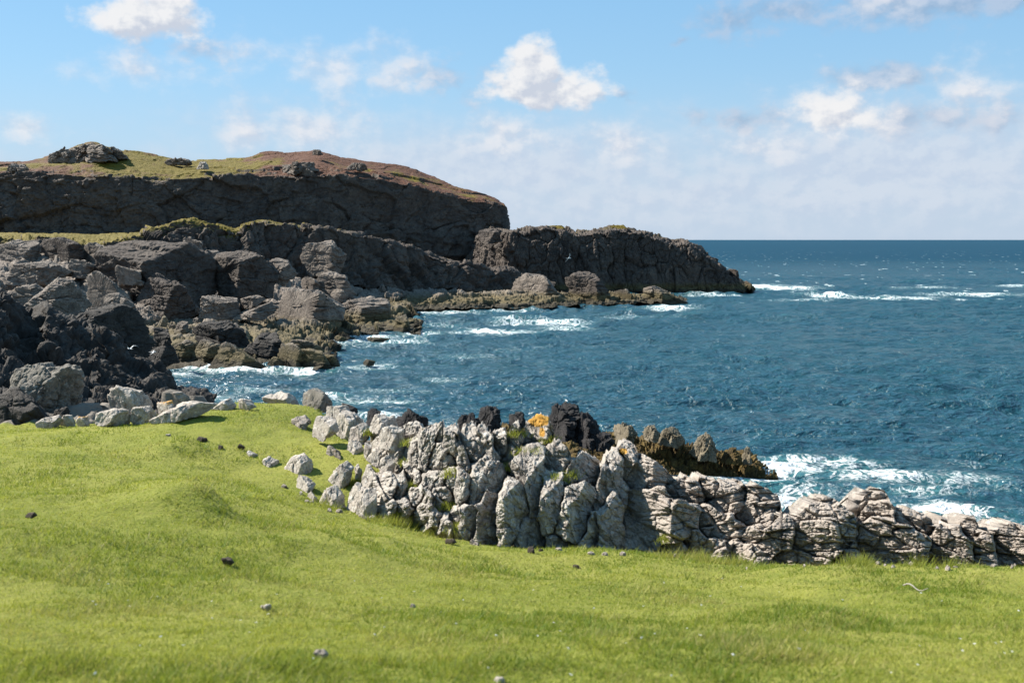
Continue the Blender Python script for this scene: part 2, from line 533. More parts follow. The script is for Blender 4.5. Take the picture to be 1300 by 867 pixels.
for px, d, drop in [(1000, 12.6, 3.9), (1100, 12.4, 3.9), (1300, 12.4, 3.9), (1450, 12.6, 3.9), (1000, 15, 5.6), (1150, 15, 5.6), (1350, 15, 5.6), (1500, 16, 6.2), (800, 16.5, 4.8), (900, 16.5, 5.2),
                    (1000, 20, 8.0), (1300, 20, 8.4), (650, 18, 4.3), (550, 19, 4.2), (560, 26, 6.5), (700, 26, 7.0), (900, 26, 9.5), (1200, 26, 10.8), (650, 34, 9.8), (900, 34, 11.2),
                    (300, 26, 4.5), (420, 26, 5.2), (300, 34, 8.2), (450, 34, 9.2), (300, 45, 11.5), (600, 45, 11.6), (1000, 45, 12), (0, 25, 3.7), (0, 31, 4.6), (0, 45, 8), (150, 26, 4.0), (150, 34, 6.2), (150, 45, 9.5),
                    (-300, 30, 3.8), (-300, 45, 5), (1500, 30, 12)]:
    ctrl.append((xs(px, d), d, CAM_Z - drop))
ctrl = np.array(ctrl)


def tps_fit(c):
    n = len(c)
    r2 = ((c[:, None, :2] - c[None, :, :2]) ** 2).sum(-1)
    K = 0.5 * r2 * np.log(r2 + 1e-9) + np.eye(n) * 0.35
    Q = np.c_[np.ones(n), c[:, :2]]
    A = np.block([[K, Q], [Q.T, np.zeros((3, 3))]])
    return np.linalg.solve(A, np.r_[c[:, 2], np.zeros(3)])


TPS = tps_fit(ctrl)


def ground_base(x, y):
    r = np.zeros(len(x))
    for (cx, cy, _), w in zip(ctrl, TPS[:-3]):
        r2 = (x - cx) ** 2 + (y - cy) ** 2
        r += w * 0.5 * r2 * np.log(r2 + 1e-9)
    return r + TPS[-3] + TPS[-2] * x + TPS[-1] * y


def hit_base(px, py):
    """where the sight line through a pixel meets the ground"""
    ds = np.linspace(3, 40, 800)
    pts = np.array([P(px, py, d) for d in ds])
    g = ground_base(pts[:, 0], pts[:, 1])
    k = np.argmax(pts[:, 2] < g)
    return pts[k] if pts[k, 2] < g[k] else None


MOUNDS = []
for (px, py, L, wb, wf, h) in [(252, 656, 1.25, 0.75, 0.20, 0.34), (245, 572, 1.0, 0.7, 0.16, 0.16), (430, 700, 1.3, 0.9, 0.35, 0.10), (480, 690, .7, .5, .3, .07), (1050, 790, .5, .4, .25, .05), (60, 640, .7, .5, .3, .05)]:
    q = hit_base(px, py)
    MOUNDS.append((q[0], q[1], L, wb, wf, h))


def ground(x, y):
    z = ground_base(x, y)
    for (cx, cy, L, wb, wf, h) in MOUNDS:
        e = np.array((0.64, -0.77))
        s1 = (x - cx) * e[0] + (y - cy) * e[1]
        s2 = (x - cx) * 0.77 + (y - cy) * 0.64           # positive to the right, away from the sun
        z = z + h * np.exp(-(s1 / np.where(s1 < 0, L, L * .45)) ** 2) * np.exp(-(s2 / np.where(s2 < 0, wb, wf)) ** 2)
    p = np.c_[x, y, np.zeros(len(x))]
    return z + 0.035 * fbm(p * 1.1, 5, 3) + 0.014 * fbm(p * 5.0, 9, 3)


def hit(px, py):
    """first meeting of a sight line with the finished turf"""
    ds = np.r_[np.linspace(3, 26, 2600), np.linspace(26, 40, 200)]
    u, v = (px - CX) / F_PX, (CY - py) / F_PX
    k = ds / (cp + v * sp)
    pts = np.c_[u * k, ds, CAM_Z + (-sp + v * cp) * k]
    below = pts[:, 2] < ground(pts[:, 0], pts[:, 1])
    return pts[np.argmax(below)] if below.any() else None


FPX = np.array([250, 330, 400, 480, 560, 650, 750, 850, 920, 1000, 1100, 1300, 1400])
FOOT_PY = np.array([575, 596, 640, 662, 680, 692, 698, 706, 714, 722, 724, 724, 724])
FOOT_D = np.array([17, 16.4, 14.7, 14.1, 13.4, 13.05, 13.1, 13.15, 12.8, 12.3, 12.3, 12.3, 12.3])
CRST_PY = np.array([510, 500, 510, 528, 542, 545, 575, 592, 612, 645, 642, 668, 670])
CRST_D = np.array([22, 22, 21, 17.4, 15.0, 14.4, 14.4, 14.5, 14.2, 13.5, 13.4, 13.4, 13.4])


def d_out(px, py):
    f, c = np.interp(px, FPX, FOOT_PY), np.interp(px, FPX, CRST_PY)
    t = np.clip((f - py) / (f - c), 0, 1.15)
    return np.interp(px, FPX, FOOT_D) * (1 - t) + np.interp(px, FPX, CRST_D) * t


def build_ground():
    gx = np.linspace(-28, 28, 560)
    gy = np.r_[np.linspace(-8, 3, 40)[:-1], np.linspace(3, 24, 420)[:-1], np.linspace(24, 52, 110)]
    X, Y = np.meshgrid(gx, gy, indexing="ij")
    x, y = X.ravel(), Y.ravel()
    z = ground(x, y)
    px = CX + F_PX * x / np.maximum(y, 1)
    edge = np.interp(px, [-300, 0, 130, 200, 300, 380, 440, 500, 600, 700, 800, 900, 960, 1100, 1400],
                     [21, 21.2, 21.2, 21.6, 22.6, 22.4, 19.8, 16.2, 14.2, 13.7, 13.6, 13.3, 12.5, 12.2, 12.2])
    rocky = np.clip((y - edge) / 0.6 + 0.5, 0, 1)
    rough = craggy(np.c_[x, y, z], 1.3, 31, octv=2)
    z = z + rocky * rough * 0.4 - 0.1 * rocky
    o = mesh_obj("ground", np.c_[x, y, z], grid_faces(len(gx), len(gy)), M["ground"], attrs={"rocky": rocky})
    tag(o, kind="structure")


build_ground()


# ---------------------------------------------------------------- landform sheets
def hermite(ctrl, n, dense=None):
    """ctrl (S,K,3) -> (n,K,3), smooth along S"""
    S = len(ctrl)
    key = ctrl[:, min(1, ctrl.shape[1] - 1), 0]
    t = np.r_[0, np.cumsum(np.abs(np.diff(key)) + 0.6)]
    m = np.zeros_like(ctrl)
    for i in range(S):
        a, b = max(i - 1, 0), min(i + 1, S - 1)
        m[i] = (ctrl[b] - ctrl[a]) / (t[b] - t[a])
    q = np.linspace(0, t[-1], n)
    i = np.clip(np.searchsorted(t, q, side="right") - 1, 0, S - 2)
    h = (t[i + 1] - t[i])[:, None, None]
    s = ((q - t[i]))[:, None, None] / h
    return ((2 * s**3 - 3 * s**2 + 1) * ctrl[i] + (s**3 - 2 * s**2 + s) * h * m[i]
            + (-2 * s**3 + 3 * s**2) * ctrl[i + 1] + (s**3 - s**2) * h * m[i + 1])


def normals(Pg):
    du = np.gradient(Pg, axis=0)
    dv = np.gradient(Pg, axis=1)
    n = np.cross(du, dv)
    return n / (np.linalg.norm(n, axis=-1, keepdims=True) + 1e-9)


def sheet(name, ctrl, segs, nu, mat, amp, scale, seed, veg, heath=None, stretch=(1, 1, 1.6), crack=0.35, octv=3, soft=0.5, vegcut=0.45, vegx=None, heathx=None, vegpow=1):
    ctrl = np.array(ctrl, float)
    K = ctrl.shape[1]
    A = hermite(ctrl, nu)
    rows, am, vg, he = [], [], [], []
    heath = heath or [0] * K
    for k in range(K - 1):
        n = segs[k]
        for j in range(n + (k == K - 2)):
            s = j / n
            rows.append(A[:, k] * (1 - s) + A[:, k + 1] * s)
            am.append(amp[k] * (1 - s) + amp[k + 1] * s)
            vg.append(veg[k] * (1 - s) + veg[k + 1] * s)
            he.append(heath[k] * (1 - s) + heath[k + 1] * s)
    G = np.stack(rows, 1)
    nv = G.shape[1]
    am, vg, he = (np.tile(np.array(v), (nu, 1)).ravel() for v in (am, vg, he))
    N = normals(G).reshape(-1, 3)
    p = G.reshape(-1, 3)
    d = craggy(p, scale, seed, stretch, crack, octv) + soft * fbm(p / (scale * 2.2), seed + 3, 3) + 0.10 * fbm(p / (scale * 0.16), seed + 5, 3)
    q = p + N * (d * am)[:, None]
    N2 = normals(q.reshape(nu, nv, 3)).reshape(-1, 3)
    if vegx:
        vg = vg * np.interp(CX + F_PX * p[:, 0] / p[:, 1], *vegx)
    vg = vg ** vegpow
    if heathx:
        he = he * np.interp(CX + F_PX * p[:, 0] / p[:, 1], *heathx)
    vv = vg * np.clip((N2[:, 2] - vegcut + 0.25) / 0.35, 0, 1)
    return mesh_obj(name, q, grid_faces(nu, nv), mat, attrs={"veg": vv, "heath": he})


# upper headland: base, rim, slope, skyline, back, back foot
sk = [(-420, 215, 222), (-200, 208, 221), (-60, 206, 220), (0, 206, 219), (50, 201, 219), (82, 191, 221), (100, 184, 223), (118, 181, 224), (138, 187, 225), (170, 193, 226),
      (200, 198, 227), (232, 203, 227), (280, 202, 224), (312, 200, 223), (338, 194, 222), (370, 194, 222), (402, 192, 222), (440, 202, 224), (478, 207, 228), (520, 213, 236),
      (548, 224, 243), (575, 237, 250), (600, 245, 255), (622, 250, 258), (636, 257, 264)]
rowsA = []
for (px, ys, yr) in sk:
    d = 246 + max(0, px - 450) * 0.06
    dr = 26 * min(1, max(0.25, (yr - ys) / 20))
    yb = 308 if px < 150 else 308 + min(1, (px - 150) / 120) * 50
    rowsA.append([P(px, yb, d - 2), P(px, yr + 0.5 * (yb - yr), d), P(px, yr, d + 2.5), P(px, (ys + yr) / 2, d + dr * 0.55), P(px, ys, d + dr), P(px, ys + 8, d + dr + 40), P(px, 330, d + dr + 60)])
d = 258
rowsA.append([P(641, 358, d), P(645, 286, d), P(643, 268, d + 3), P(642, 264, d + 5), P(640, 261, d + 8), P(638, 266, d + 30), P(636, 330, d + 40)])
rowsA.append([P(640, 358, d + 8), P(642, 290, d + 8), P(641, 276, d + 10), P(640, 272, d + 12), P(640, 272, d + 16), P(638, 280, d + 34), P(636, 330, d + 42)])
rowsA.append([P(632, 358, d + 30), P(632, 300, d + 30), P(632, 292, d + 31), P(632, 291, d + 32), P(632, 290, d + 34), P(632, 300, d + 38), P(632, 330, d + 44)])
o = sheet("headland", rowsA, [50, 90, 50, 50, 12, 8], 1000, M["cliff"], [1.4, 1.3, .8, .22, .3, .5, .5], 6.5, 11, [0, 0, .75, 1, 1, 1, 0], [0, 0, 1, .5, .9, .4, 0], (1.3, 1.2, .95), crack=.15, octv=4, vegcut=.62, vegpow=4, heathx=([-300, 0, 90, 150, 300, 345, 400, 470, 640], [.9, .9, .7, .4, .4, .9, 1.25, 1.0, .8]))
tag(o, kind="structure")

# terrace in front of it: base, mid, rim, back, back foot
tb = [(-320, 300, 330, 150), (-100, 303, 330, 150), (0, 304, 330, 150), (60, 304, 330, 150), (110, 309, 332, 151), (150, 305, 328, 153), (185, 296, 324, 156), (205, 287, 322, 159), (225, 282, 322, 160), (260, 284, 322, 162),
      (298, 291, 330, 164), (312, 285, 338, 165), (330, 281, 342, 166), (360, 284, 350, 168), (400, 289, 358, 170), (430, 293, 358, 172), (460, 298, 358, 175), (500, 310, 362, 180), (540, 320, 364, 186),
      (580, 331, 366, 191), (620, 341, 367, 196), (660, 350, 369, 203), (705, 360, 371, 210)]
rowsB = []
for (px, yr, yb, d) in tb:
    if px < 190:
        back, dn = P(px, 296.5, 243), P(px, 312, 250)
    else:
        back, dn = P(px, yr + 3, d + 26), P(px, 345, d + 40)
    rowsB.append([P(px, yb + 6, d - 5), P(px, yr + 0.55 * (yb - yr), d - 2), P(px, yr, d), P(px, yr * .5 + .5 * (296 if px < 190 else yr + 1), d + (40 if px < 190 else 9)), back, dn])
o = sheet("rock_terrace", rowsB, [40, 60, 40, 14, 6], 900, M["cliff"], [1.2, 1.2, .75, .3, .3, .3], 4.5, 23, [0, 0, .55, .8, 1, 0], [0, 0, .1, 0, 0, 0], (1, 1, 1.5), crack=.5, octv=4, vegx=([0, 170, 300, 340, 420, 700], [1, 1, .8, .5, .3, .2]))
tag(o, kind="structure")

# columnar promontory running out to the right
ct = [(585, 335), (597, 318), (606, 302), (614, 294), (626, 290), (650, 291), (675, 289), (700, 287), (718, 291), (735, 295), (760, 292), (785, 288), (800, 291), (828, 297), (846, 305), (868, 307), (882, 313), (894, 323), (906, 333), (920, 341), (934, 350), (946, 359)]
rowsC = []
for (px, yr) in ct:
    d = D0(369.0)
    k = 1.0 if px < 850 else max(0.25, 1 - (px - 850) / 110)
    d += max(0, 640 - px) * 0.5
    rowsC.append([P(px, 371, d), P(px, 369 * .45 + yr * .55, d + 1.2), P(px, yr + 4 * k, d + 2.5), P(px, yr, d + 3 + 7 * k), P(px, yr + 1, d + 5 + 12 * k), P(px, 372, d + 8 + 18 * k)])
rowsC.append([PZ(954, 369, -.4), P(954, 366, d + 1), P(954, 365.5, d + 2), P(954, 365.5, d + 3), P(953, 366, d + 4), P(952, 372, d + 6)])
rowsC.append([PZ(957, 370, -.4), P(956, 370, d + 1), P(956, 370, d + 2), P(956, 370, d + 3), P(955, 371, d + 4), P(954, 374, d + 6)])
o = sheet("promontory", rowsC, [40, 60, 14, 16, 8], 900, M["cliff"], [.7, .8, .7, .75, .5, .5], 3.2, 37, [0, 0, .05, .2, .2, 0], None, (1.0, 1.2, 1.7), crack=0.45, octv=4)
tag(o, kind="structure")

# low wave-cut platform along the foot of the cliffs
rowsE = []
for (px, yf, yb) in [(455, 398, 366), (480, 394, 364), (520, 392, 366), (560, 391, 368), (620, 389, 369), (700, 388, 370), (740, 386, 372), (800, 384, 373), (845, 382, 375), (866, 381, 379), (872, 382, 381)]:
    d = D0(yf)
    rowsE.append([P(px, yf + 2, d), P(px, yf - (yf - yb) * .35, d + 5), P(px, yb + 2, d + 14), P(px, yb + 4, d + 26)])
o = sheet("wave_cut_platform", rowsE, [50, 40, 14], 800, M["shore"], [.4, .6, .6, .4], 2.4, 41, [0, 0, 0, 0], None, (1.2, 1.2, .8))
tag(o, kind="structure")

# broken shore below the terrace
rowsD = []
for (px, y0, y1, y2, y3, d3) in [(-200, 478, 420, 355, 322, 146), (0, 474, 420, 360, 326, 146), (100, 472, 424, 362, 326, 146), (180, 464, 425, 372, 324, 147), (250, 461, 422, 386, 328, 150), (320, 464, 422, 386, 345, 156), (375, 463, 425, 380, 356, 162), (418, 462, 428, 388, 364, 166),
                                (440, 430, 412, 388, 366, 168), (475, 421, 405, 388, 368, 170), (508, 418, 405, 392, 370, 172), (524, 421, 414, 405, 390, 160), (534, 424, 422, 418, 410, 140)]:
    d = D0(y0)
    rowsD.append([P(px, y0 + 3, d), P(px, y1, d + .3 * (d3 - d)), P(px, y2, d + .66 * (d3 - d)), P(px, y3, d3), P(px, y3 + 10, d3 + 8)])
o = sheet("rocky_shore", rowsD, [90, 80, 60, 8], 900, M["shore"], [.5, .8, .9, .8, .5], 3.8, 53, [0, 0, .03, .12, 0], None, (1.6, 1.5, .55), crack=0.5, octv=4)
tag(o, kind="structure")

# black crag at the left
rg = [(-260, 330, 38), (-60, 345, 39), (0, 364, 40), (10, 374, 40), (22, 388, 40.5), (42, 398, 41), (58, 389, 41), (70, 398, 41), (90, 408, 41.5), (112, 416, 42), (120, 415, 42), (150, 427, 43), (158, 446, 43.5), (182, 455, 44), (204, 462, 45), (214, 480, 46), (226, 494, 47), (250, 497, 48), (268, 508, 49)]
rowsF = []
for (px, yr, d) in rg:
    yb = 548 if px < 200 else 540
    rowsF.append([P(px, yb, d - 12), P(px, yr + .55 * (yb - yr), d - 5), P(px, yr + .12 * (yb - yr), d - 1.2), P(px, yr, d), P(px, yr + 5, d + 3), np.array((xs(px, d + 16), d + 16, -1.5))])
o = sheet("sea_crag", rowsF, [60, 60, 30, 14, 20], 420, M["crag"], [.35, .45, .4, .28, .3, .3], 1.5, 67, [0] * 6, None, (1, 1, 1.7), crack=0.5)
o["kind"] = "thing"
tag(o, "black shadowed rock crag sloping down to the sea behind the grey boulders", "crag")

# seaweed reef beyond it
rowsH = []
for (px, yt, yb) in [(560, 545, 575), (600, 540, 575), (650, 541, 578), (690, 548, 580), (740, 552, 590), (775, 552, 596), (830, 553, 601), (865, 560, 602), (905, 572, 602), (945, 577, 602), (962, 590, 603), (978, 599, 603), (988, 602, 604)]:
    d = D0(min(yb, 602)) if px > 700 else 44
    rowsH.append([P(px, yb + 3, d), P(px, yt * .5 + yb * .5, d + 1.0), P(px, yt + 1, d + 2.5), P(px, yt + 3, d + 4), P(px, 606, d + 6)])
o = sheet("tidal_reef", rowsH, [60, 50, 14, 10], 600, M["weed"], [.25, .35, .3, .25, .2], .7, 83, [0] * 5, None, (1, 1, .8), crack=0.6, octv=4)
o["kind"] = "thing"
tag(o, "low reef thick with brown seaweed ending in white surf", "reef")

# ---------------------------------------------------------------- rocks
import bmesh
ICO = {}


def ico(sub):
    if sub not in ICO:
        bm = bmesh.new()
        bmesh.ops.create_icosphere(bm, subdivisions=sub, radius=1)
        v = np.array([x.co[:] for x in bm.verts])
        f = np.array([[x.index for x in q.verts] for q in bm.faces])
        bm.free()
        ICO[sub] = (v / np.linalg.norm(v, axis=1, keepdims=True), f)
    return ICO[sub]


def hull2(pts):
    pts = sorted(set(map(tuple, pts)))
    def half(ps):
        h = []
        for q in ps:
            while len(h) > 1 and (h[-1][0] - h[-2][0]) * (q[1] - h[-2][1]) - (h[-1][1] - h[-2][1]) * (q[0] - h[-2][0]) <= 0:
                h.pop()
            h.append(q)
        return h[:-1]
    return np.array(half(pts) + half(pts[::-1]))


RS = [100]


def rock(name, poly, d, mat, label, cat="rock", group=None, thick=0.5, rough=1.0, sub=None, lichen=0.0, apex=None, lit=1, sharp=1.0, joints=None, grow=1.0, world=None, veg=0.0, flat=False):
    """a faceted stone: half-spaces through its outline's edges, ridged front and back, then broken up"""
    RS[0] += 1
    rs = np.random.RandomState(RS[0])
    W = np.array([P(x, y, d) for x, y in poly])
    C = W.mean(0)
    ray = C - np.array((0, 0, CAM_Z))
    ray[2] *= 0.3
    fw = ray / np.linalg.norm(ray)
    rt = np.cross(fw, (0, 0, 1))
    rt /= np.linalg.norm(rt)
    up = np.cross(rt, fw)
    q = np.c_[(W - C) @ rt, (W - C) @ up]
    H = hull2([tuple(v) for v in q])
    H = H.mean(0) + (H - H.mean(0)) * grow
    w, h = np.ptp(H[:, 0]), np.ptp(H[:, 1])
    cen = (H.min(0) + H.max(0)) / 2
    T = thick * math.sqrt(w * h)
    pl = []                                             # (normal in rt, fw, up ; offset)
    for i in range(len(H)):
        a, b = H[i], H[(i + 1) % len(H)]
        e = b - a
        L = np.linalg.norm(e)
        if L < 1e-6:
            continue
        n = np.array((e[1], -e[0])) / L
        off = n @ (a - cen)
        pl.append((np.array((n[0], 0, n[1])), max(off, 0.05 * min(w, h))))
        if rs.rand() > .35:
            continue
        t = rs.uniform(.35, .8) * (1 if rs.rand() < .7 else -1)
        nn = np.array((n[0], -t, n[1]))
        k = np.linalg.norm(nn)
        pl.append((nn / k, (off + abs(t) * T * rs.uniform(.5, .9)) / k))
    ax, ay = (apex if apex else (rs.uniform(0, .7) * lit, rs.uniform(-.1, .45) if joints != 'ledge' else rs.uniform(.3, .75)))
    ap = np.array((ax * w / 2, -T, ay * h / 2))
    sets = {None: ((180, 33, 38, 62), (0, 35, 25, 60), (92, 32, 40, 66), (270, 30, 4, 16)),
            "slab": ((166, 10, 52, 64), (4, 12, 40, 58), (84, 14, 54, 68), (268, 14, 2, 8)),
            "ledge": ((172, 16, 40, 60), (0, 18, 24, 44), (92, 10, 66, 78), (270, 20, 3, 12))}[joints]
    for phi, dj, t0, t1 in sets:
        phi = phi + rs.uniform(-dj, dj)
        tau = R(rs.uniform(t0, t1))
        n = np.array((math.cos(R(phi)) * math.sin(tau), -math.cos(tau), math.sin(R(phi)) * math.sin(tau)))
        pl.append((n, n @ ap))
    for k in range(4):
        phi, tau = R(rs.uniform(0, 360)), R(rs.uniform(10, 50))
        n = np.array((math.cos(phi) * math.sin(tau), math.cos(tau), math.sin(phi) * math.sin(tau)))
        pl.append((n, T * rs.uniform(.7, 1.0)))
    wpx = (max(x for x, _ in poly) - min(x for x, _ in poly) + max(y for _, y in poly) - min(y for _, y in poly)) / 2
    if sub is None:
        sub = 4 if wpx < 11 else 5 if wpx < 24 else 6
    V, Fc = ico(sub)
    D = V * np.array((w / 2, T, h / 2))
    D /= np.linalg.norm(D, axis=1, keepdims=True)
    NN = np.array([x[0] for x in pl])
    OO = np.array([x[1] for x in pl])
    inv = np.maximum(D @ NN.T, 1e-4) / OO               # 1/r for each plane; largest wins
    pw = 60.0 * sharp
    mx = inv.max(1)
    r = 1.0 / (mx * (np.power(inv / mx[:, None], pw).sum(1)) ** (1 / pw))
    L = D * r[:, None]
    s = math.sqrt(w * h)
    pt = L + rs.uniform(-50, 50, 3)
    pt = pt + (pt[:, 2:] - pt[0, 2]) * np.array((rs.uniform(-.3, .3), 0, 0))
    disp = craggy(pt, (0.52 if rough < 1.25 else 0.36) * s, RS[0], (.8, 1, 1.3), 0.35 if rough < 1.25 else .55, 2 if wpx < 14 else 3) * 0.060 + fbm(pt / (0.10 * s), RS[0] + 9, 3) * 0.008
    if world:
        scl, amp_, st, oc = world
        wp = C + L[:, :1] * rt + L[:, 1:2] * fw + L[:, 2:] * up
        wp = wp + (wp[:, 2:] - CAM_Z) * np.array((0.22, 0, 0))
        lim = min(1.0, 0.09 * s / amp_)
        L = L + D * (craggy(wp, scl, 77, st, .5, oc) * amp_ * lim * rough + fbm(wp / (scl * .15), 79, 3) * amp_ * .12)[:, None]
    else:
        L = L + D * (disp * s * rough)[:, None]
    L = L + np.array((cen[0], 0, cen[1]))
    Wd = C + L[:, :1] * rt + L[:, 1:2] * fw + L[:, 2:] * up
    org = C + np.array((0, 0, cen[1] - h / 2))
    if veg:
        up_ = np.clip((L[:, 2] - cen[1]) / h * 2.2 + .1, 0, 1)
        o = mesh_obj(name, Wd - org, Fc, mat, attrs={"veg": veg * up_})
    else:
        o = mesh_obj(name, Wd - org, Fc, mat, attrs={"lichen": np.full(len(Wd), lichen) * np.clip(0.25 + 1.5 * (L[:, 2] - cen[1]) / h, 0, 1.0)} if lichen else None)
    if flat:
        o.data.polygons.foreach_set('use_smooth', np.zeros(len(o.data.polygons), bool))
    o.location = org
    tag(o, label, cat, group)
    return o


def bottom(poly):
    y = max(p[1] for p in poly)
    x = np.mean([p[0] for p in poly if p[1] > y - 4])
    return x, y


def on_ground(poly):
    x, y = bottom(poly)
    q = hit(x, y)
    return q[1] + 0.12 if q is not None else 21.0


def put(kind, rows, dfun, cat="rock", name="rock", **kw):
    for r in rows:
        poly, label = r[0], r[1]
        ex = dict(kw)
        if len(r) > 2:
            ex.update(r[2])
        d = ex.pop("d", None) or dfun(poly)
        m = ex.pop("mat", kind)
        nm = ex.pop("name", name)
        ct_ = ex.pop("cat", cat)
        rock(nm, poly, d, M[m], label, ct_, **ex)


def out_d(poly):
    x, y = bottom(poly)
    return float(d_out(x, y)) + 0.05


# boulders along the left edge of the turf
put("pale", [
    ([(0, 522), (14, 492), (20, 470), (40, 464), (95, 464), (104, 470), (109, 492), (102, 522), (60, 545), (0, 548)], "huge grey boulder with a flat lichened top before the black crag", {"d": 23.2, "lichen": .42, "thick": .55, "mat": "grey", "rough": 1.2, "apex": (-.1, .3), "flat": True}),
    ([(-30, 512), (0, 500), (22, 497), (44, 512), (62, 532), (40, 548), (-30, 550)], "dark broken rock under the left side of the huge flat-topped boulder", {"d": 21.6, "mat": "crag"}),
    ([(60, 535), (68, 522), (84, 517), (90, 524), (78, 538)], "thin dark slab leaning at the foot of the huge flat-topped boulder", {"d": 21.7, "mat": "crag"}),
    ([(126, 520), (139, 493), (148, 490), (178, 497), (198, 507), (196, 519), (170, 524), (130, 527)], "striped grey slab with a sloping top above the row of white stones", {"d": 22.4, "lichen": 0}),
    ([(196, 512), (204, 500), (230, 498), (241, 508), (234, 520), (205, 524)], "dark striped block right of the striped grey slab", {"d": 22.6, "mat": "warm"}),
    ([(222, 512), (232, 500), (248, 498), (258, 510), (250, 518), (230, 520)], "dark ragged rock at the water side of the long pale slab", {"d": 24.5, "mat": "crag"}),
    ([(112, 540), (118, 526), (145, 519), (160, 521), (172, 533), (171, 541)], "white and black boulder in the middle of the row on the turf edge"),
    ([(163, 539), (168, 518), (190, 516), (200, 526), (198, 538)], "square pale boulder below the striped grey slab"),
    ([(194, 526), (200, 512), (218, 509), (222, 520), (216, 532), (196, 535)], "block with an orange lichen patch beside the square pale boulder", {"lichen": .72}),
    ([(180, 538), (215, 526), (232, 512), (250, 510), (276, 515), (256, 527), (215, 536)], "long low pale slab lying on the turf edge"),
    ([(34, 543), (57, 531), (75, 527), (81, 538), (72, 544)], "low pale stone at the left end of the turf-edge row"),
    ([(70, 542), (80, 527), (92, 528), (96, 542)], "mossy pale stone second in the turf-edge row", {"lichen": .2}),
    ([(92, 542), (100, 529), (112, 529), (114, 542)], "yellow-lichened stone third in the turf-edge row", {"lichen": .7}),
    ([(268, 520), (283, 509), (293, 506), (301, 515), (292, 521)], "knobbly white stone right of the long pale slab"),
    ([(292, 518), (305, 506), (318, 509), (327, 517), (312, 521)], "low white stone left of the pale half-dome"),
    ([(322, 515), (338, 503), (357, 497), (372, 505), (384, 522), (368, 524), (345, 518)], "pale half-dome boulder with a dark right flank above the turf", {"d": 22.6, "apex": (.3, .3)}),
    ([(375, 514), (384, 500), (400, 494), (413, 498), (422, 511), (420, 522), (398, 526), (382, 522)], "round dark-blotched boulder right of the pale half-dome", {"d": 22.2, "mat": "grey", "lichen": .35}),
], on_ground)

